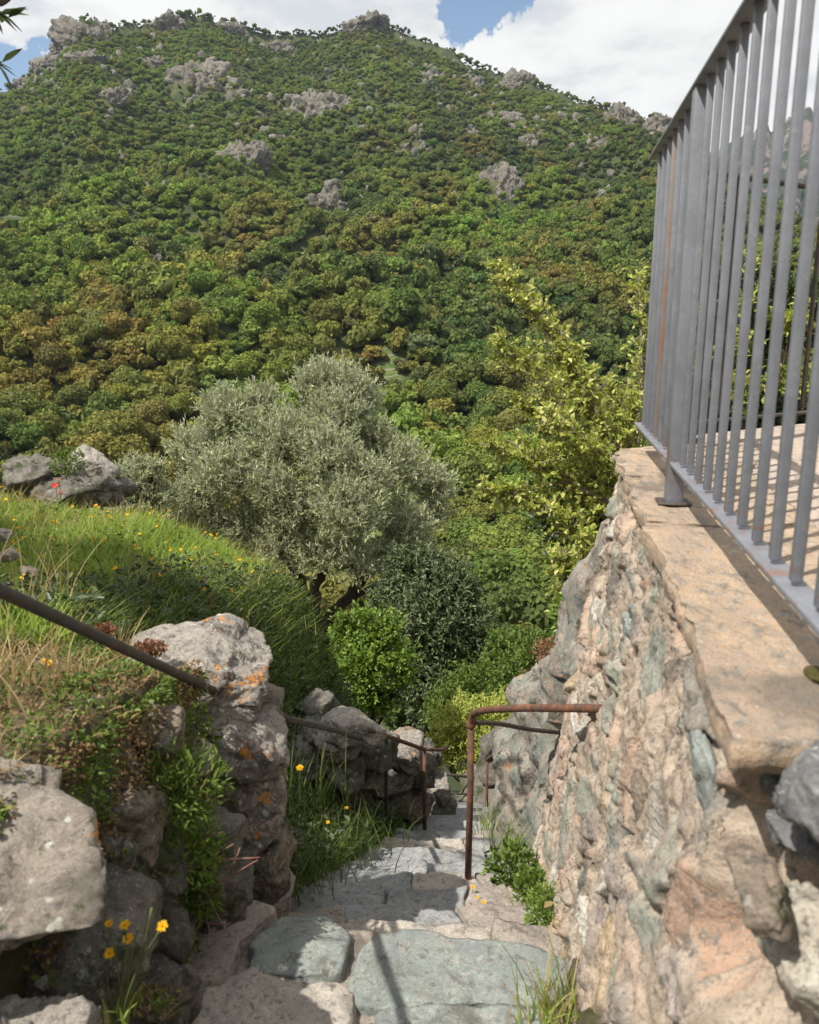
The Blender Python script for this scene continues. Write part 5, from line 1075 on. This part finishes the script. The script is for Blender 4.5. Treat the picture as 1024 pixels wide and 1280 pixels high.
    leafy('stonecrop', 118, 968, 1.75, 500, .06, .009, 'brown_leaf', 'brownish stonecrop between boulder and climbing weed', 'plant', 61, sq=.5, width=.9)
    leafy('stonecrop', 690, 815, 3.75, 500, .10, .013, 'sedum', 'red stonecrop on the shoulder of the outcrop', 'plant', 62, sq=.7, width=.9)
    leafy('leafy_weed', 722, 770, 4.2, 500, .15, .035, 'bright', 'bright green leaves over the outcrop top below the shrub', 'plant', 63, sq=.8)
    leafy('leafy_weed', 672, 860, 4.3, 300, .13, .02, 'drygrass', 'pale dry weed on the left edge of the outcrop', 'plant', 64, sq=1.)
    leafy('boulder_plant', 85, 578, 8.85, 600, .2, .035, 'weed', 'yellowish plant between the two meadow boulders', 'plant', 65, sq=.8)
    # pink branching stems by the pillar
    og = at(262, 1140, 1.78); root = empty('pink_stemmed_weed', tuple(og), 'weed with bare pink stems reaching out by the pillar foot', 'plant'); mb = MB()
    for (a, b, c) in (((255, 1080), (275, 1075), (325, 1072)), ((245, 1120), (280, 1100), (322, 1075)), ((250, 1130), (280, 1110), (300, 1060)), ((250, 1100), (262, 1075), (292, 1055)), ((255, 1110), (275, 1150), (290, 1172)), ((258, 1150), (262, 1165), (258, 1180)), ((240, 1060), (260, 1045), (278, 1040)), ((245, 1150), (270, 1155), (288, 1155))):
        tube(mb, curve([at(*a, 1.78), at(*b, 1.76), at(*c, 1.74)], 4), np.linspace(.0022, .0014, 9), 5)
    mb.build('stems', M['redstem'], root, origin=og, smooth=True)
    mb = MB(); q = [at(120, 985, 1.84), at(140, 950, 1.84), at(158, 915, 1.84)]; tube(mb, curve(q, 4), .003, 5); tag(mb.build('bare_stem', M['redstem'], origin=q[0], loc=tuple(q[0]), smooth=True), 'single bare pinkish stem slanting up in front of the pillar cap', 'plant stem')
    # hawkbit at the bottom left
    og = at(150, 1290, 1.22); root = empty('hawkbit_plant', tuple(og), 'five-headed yellow hawkbit growing in the dark gap at the bottom left', 'flowering plant'); mb = MB()
    for (px, py, ok) in ((136, 1155, .8), (156, 1157, 1), (160, 1174, 1.05), (137, 1192, 1), (203, 1158, 1)):
        e = at(px, py, 1.24); tube(mb, curve([og, (og+e)/2+rng.normal(size=3)*.012, e], 5), .0016, 5); flower(root, e, np.array([.1, -.5, .8])+rng.normal(size=3)*.15, .0108*ok, 'petal_y', 'petal_o', rng, 14, origin=og)
    for (px, py) in ((190, 1135), (172, 1160), (178, 1195)):
        e = at(px, py, 1.24); tube(mb, curve([og, (og+e)/2+rng.normal(size=3)*.012, e], 5), [.0014]*10+[.003], 5)
    mb.build('stems', M['stem'], root, origin=og, smooth=True)
    # single yellow wildflowers
    FL = [(62, 829, 1.9, .011, 'on the near bank between straw and herb'), (56, 826, 1.92, .008, 'just left of the larger flower on the near bank'), (108, 940, 1.8, .010, 'above the flat boulder'), (257, 1109, 1.9, .009, 'on the pillar-foot weed'), (375, 960, 2.9, .016, 'in the weeds right of the pillar'), (40, 732, 2.9, .010, 'among the dry stalks'),
          (410, 1028, 3.4, .011, 'left of the slate steps'), (433, 1010, 3.6, .011, 'in the shaded weeds under the lower wall'), (591, 1109, 2.75, .010, 'on the brown step beside the rusty post'), (605, 1128, 2.55, .010, 'on the slab edge below the rusty post'), (597, 1122, 2.6, .007, 'tiny, between the two step-side flowers'), (12, 630, 6.5, .018, 'high at the left edge of the meadow'), (22, 660, 4.6, .013, 'in the meadow shade at far left'),
          (30, 672, 4.5, .013, 'in the meadow shade beside a pale stone'), (197, 645, 7.2, .022, 'near the meadow top edge'), (120, 632, 7.6, .022, 'right of the poppy, in the sun'), (130, 645, 7., .02, 'just below the flower near the poppy'), (230, 700, 6., .018, 'in the middle of the sunlit meadow'), (278, 735, 5.6, .018, 'near the lower right meadow edge'), (190, 735, 4.6, .015, 'in the shadow border of the meadow'),
          (255, 700, 6., .016, 'right of the middle of the meadow'), (195, 748, 4.5, .015, 'lowest in the meadow shadow'), (300, 700, 6.4, .018, 'by the olive-side edge of the meadow'), (175, 655, 6.6, .018, 'in the bright grass of the upper meadow'), (98, 700, 4.4, .012, 'left in the meadow shadow'), (225, 1300, 1.4, .0001, '')]
    for (px, py, Y, R, w) in FL:
        if not w: continue
        e = at(px, py, Y); b = e+[rng.normal()*.01, .01, -R*8]; root = empty('yellow_wildflower', tuple(b), f'yellow wildflower {w}', 'flower', 'yellow wildflowers on the banks'); mb = MB()
        tube(mb, curve([b, (b+e)/2+rng.normal(size=3)*R*.3, e], 3), R*.11, 4); mb.build('stem', M['stem'], root, origin=b); flower(root, e, np.array([0, -.45, .9]), R, 'petal_y', 'petal_o', rng, 11, origin=b)
    for (px, py, Y, R, w) in ((69, 607, 8.2, .035, 'red poppy in front of the dark meadow boulder'), (75, 615, 8.1, .014, 'small red poppy bud just below the open poppy'), (73, 599, 8.2, .012, 'tiny red poppy just above the open one'), (280, 708, 6.1, .022, 'red poppy in the sunny grass near the olive tree')):
        e = at(px, py, Y); b = e+[0, 0, -.22]; root = empty('poppy', tuple(b), w, 'flower', 'red poppies'); mb = MB(); tube(mb, curve([b, (b+e)/2+[.01, 0, 0], e], 3), .003, 4); mb.build('stem', M['stem'], root, origin=b)
        flower(root, e, np.array([.1, -.7, .6]), R, 'petal_r', None, rng, 5, origin=b, cup=.5)
    # fallen leaf on the steps
    for (px, py, lb) in ((655, 1168, 'curled orange-brown leaf beside the cushion plant'), (680, 1135, 'dry orange leaf resting on the cushion plant'), (640, 1115, 'brown leaf in the corner under the weed')):
        c = at(px, py, 2.2 if py > 1120 else 2.7); mb = MB(); leaves(mb, np.zeros((1, 3)), np.array([[.8, .3, .25]]), .05, .6, np.array([.9]), rng, .2, .2); tag(mb.build('fallen_leaf', M['brown_leaf'], loc=tuple(c)), lb, 'leaf')
build_plants()

# ------------------------------------------------------------------ haze
def build_haze():
    mb = MB(); box(mb, (500, 1800, 400), np.array([3600., 0, 0]), np.array([0, 2400., 0]), np.array([0, 0, 560.]))
    m, t = newmat('haze_air'); v = t.n('ShaderNodeVolumePrincipled', {'Color': (.62, .76, .95), 'Density': .000045, 'Anisotropy': .2}); t.n('ShaderNodeOutputMaterial', {'Volume': (v, 0)})
    o = mb.build('haze', m); tag(o, 'faint blue haze over the distant slopes', 'haze', kind='stuff')
build_haze()
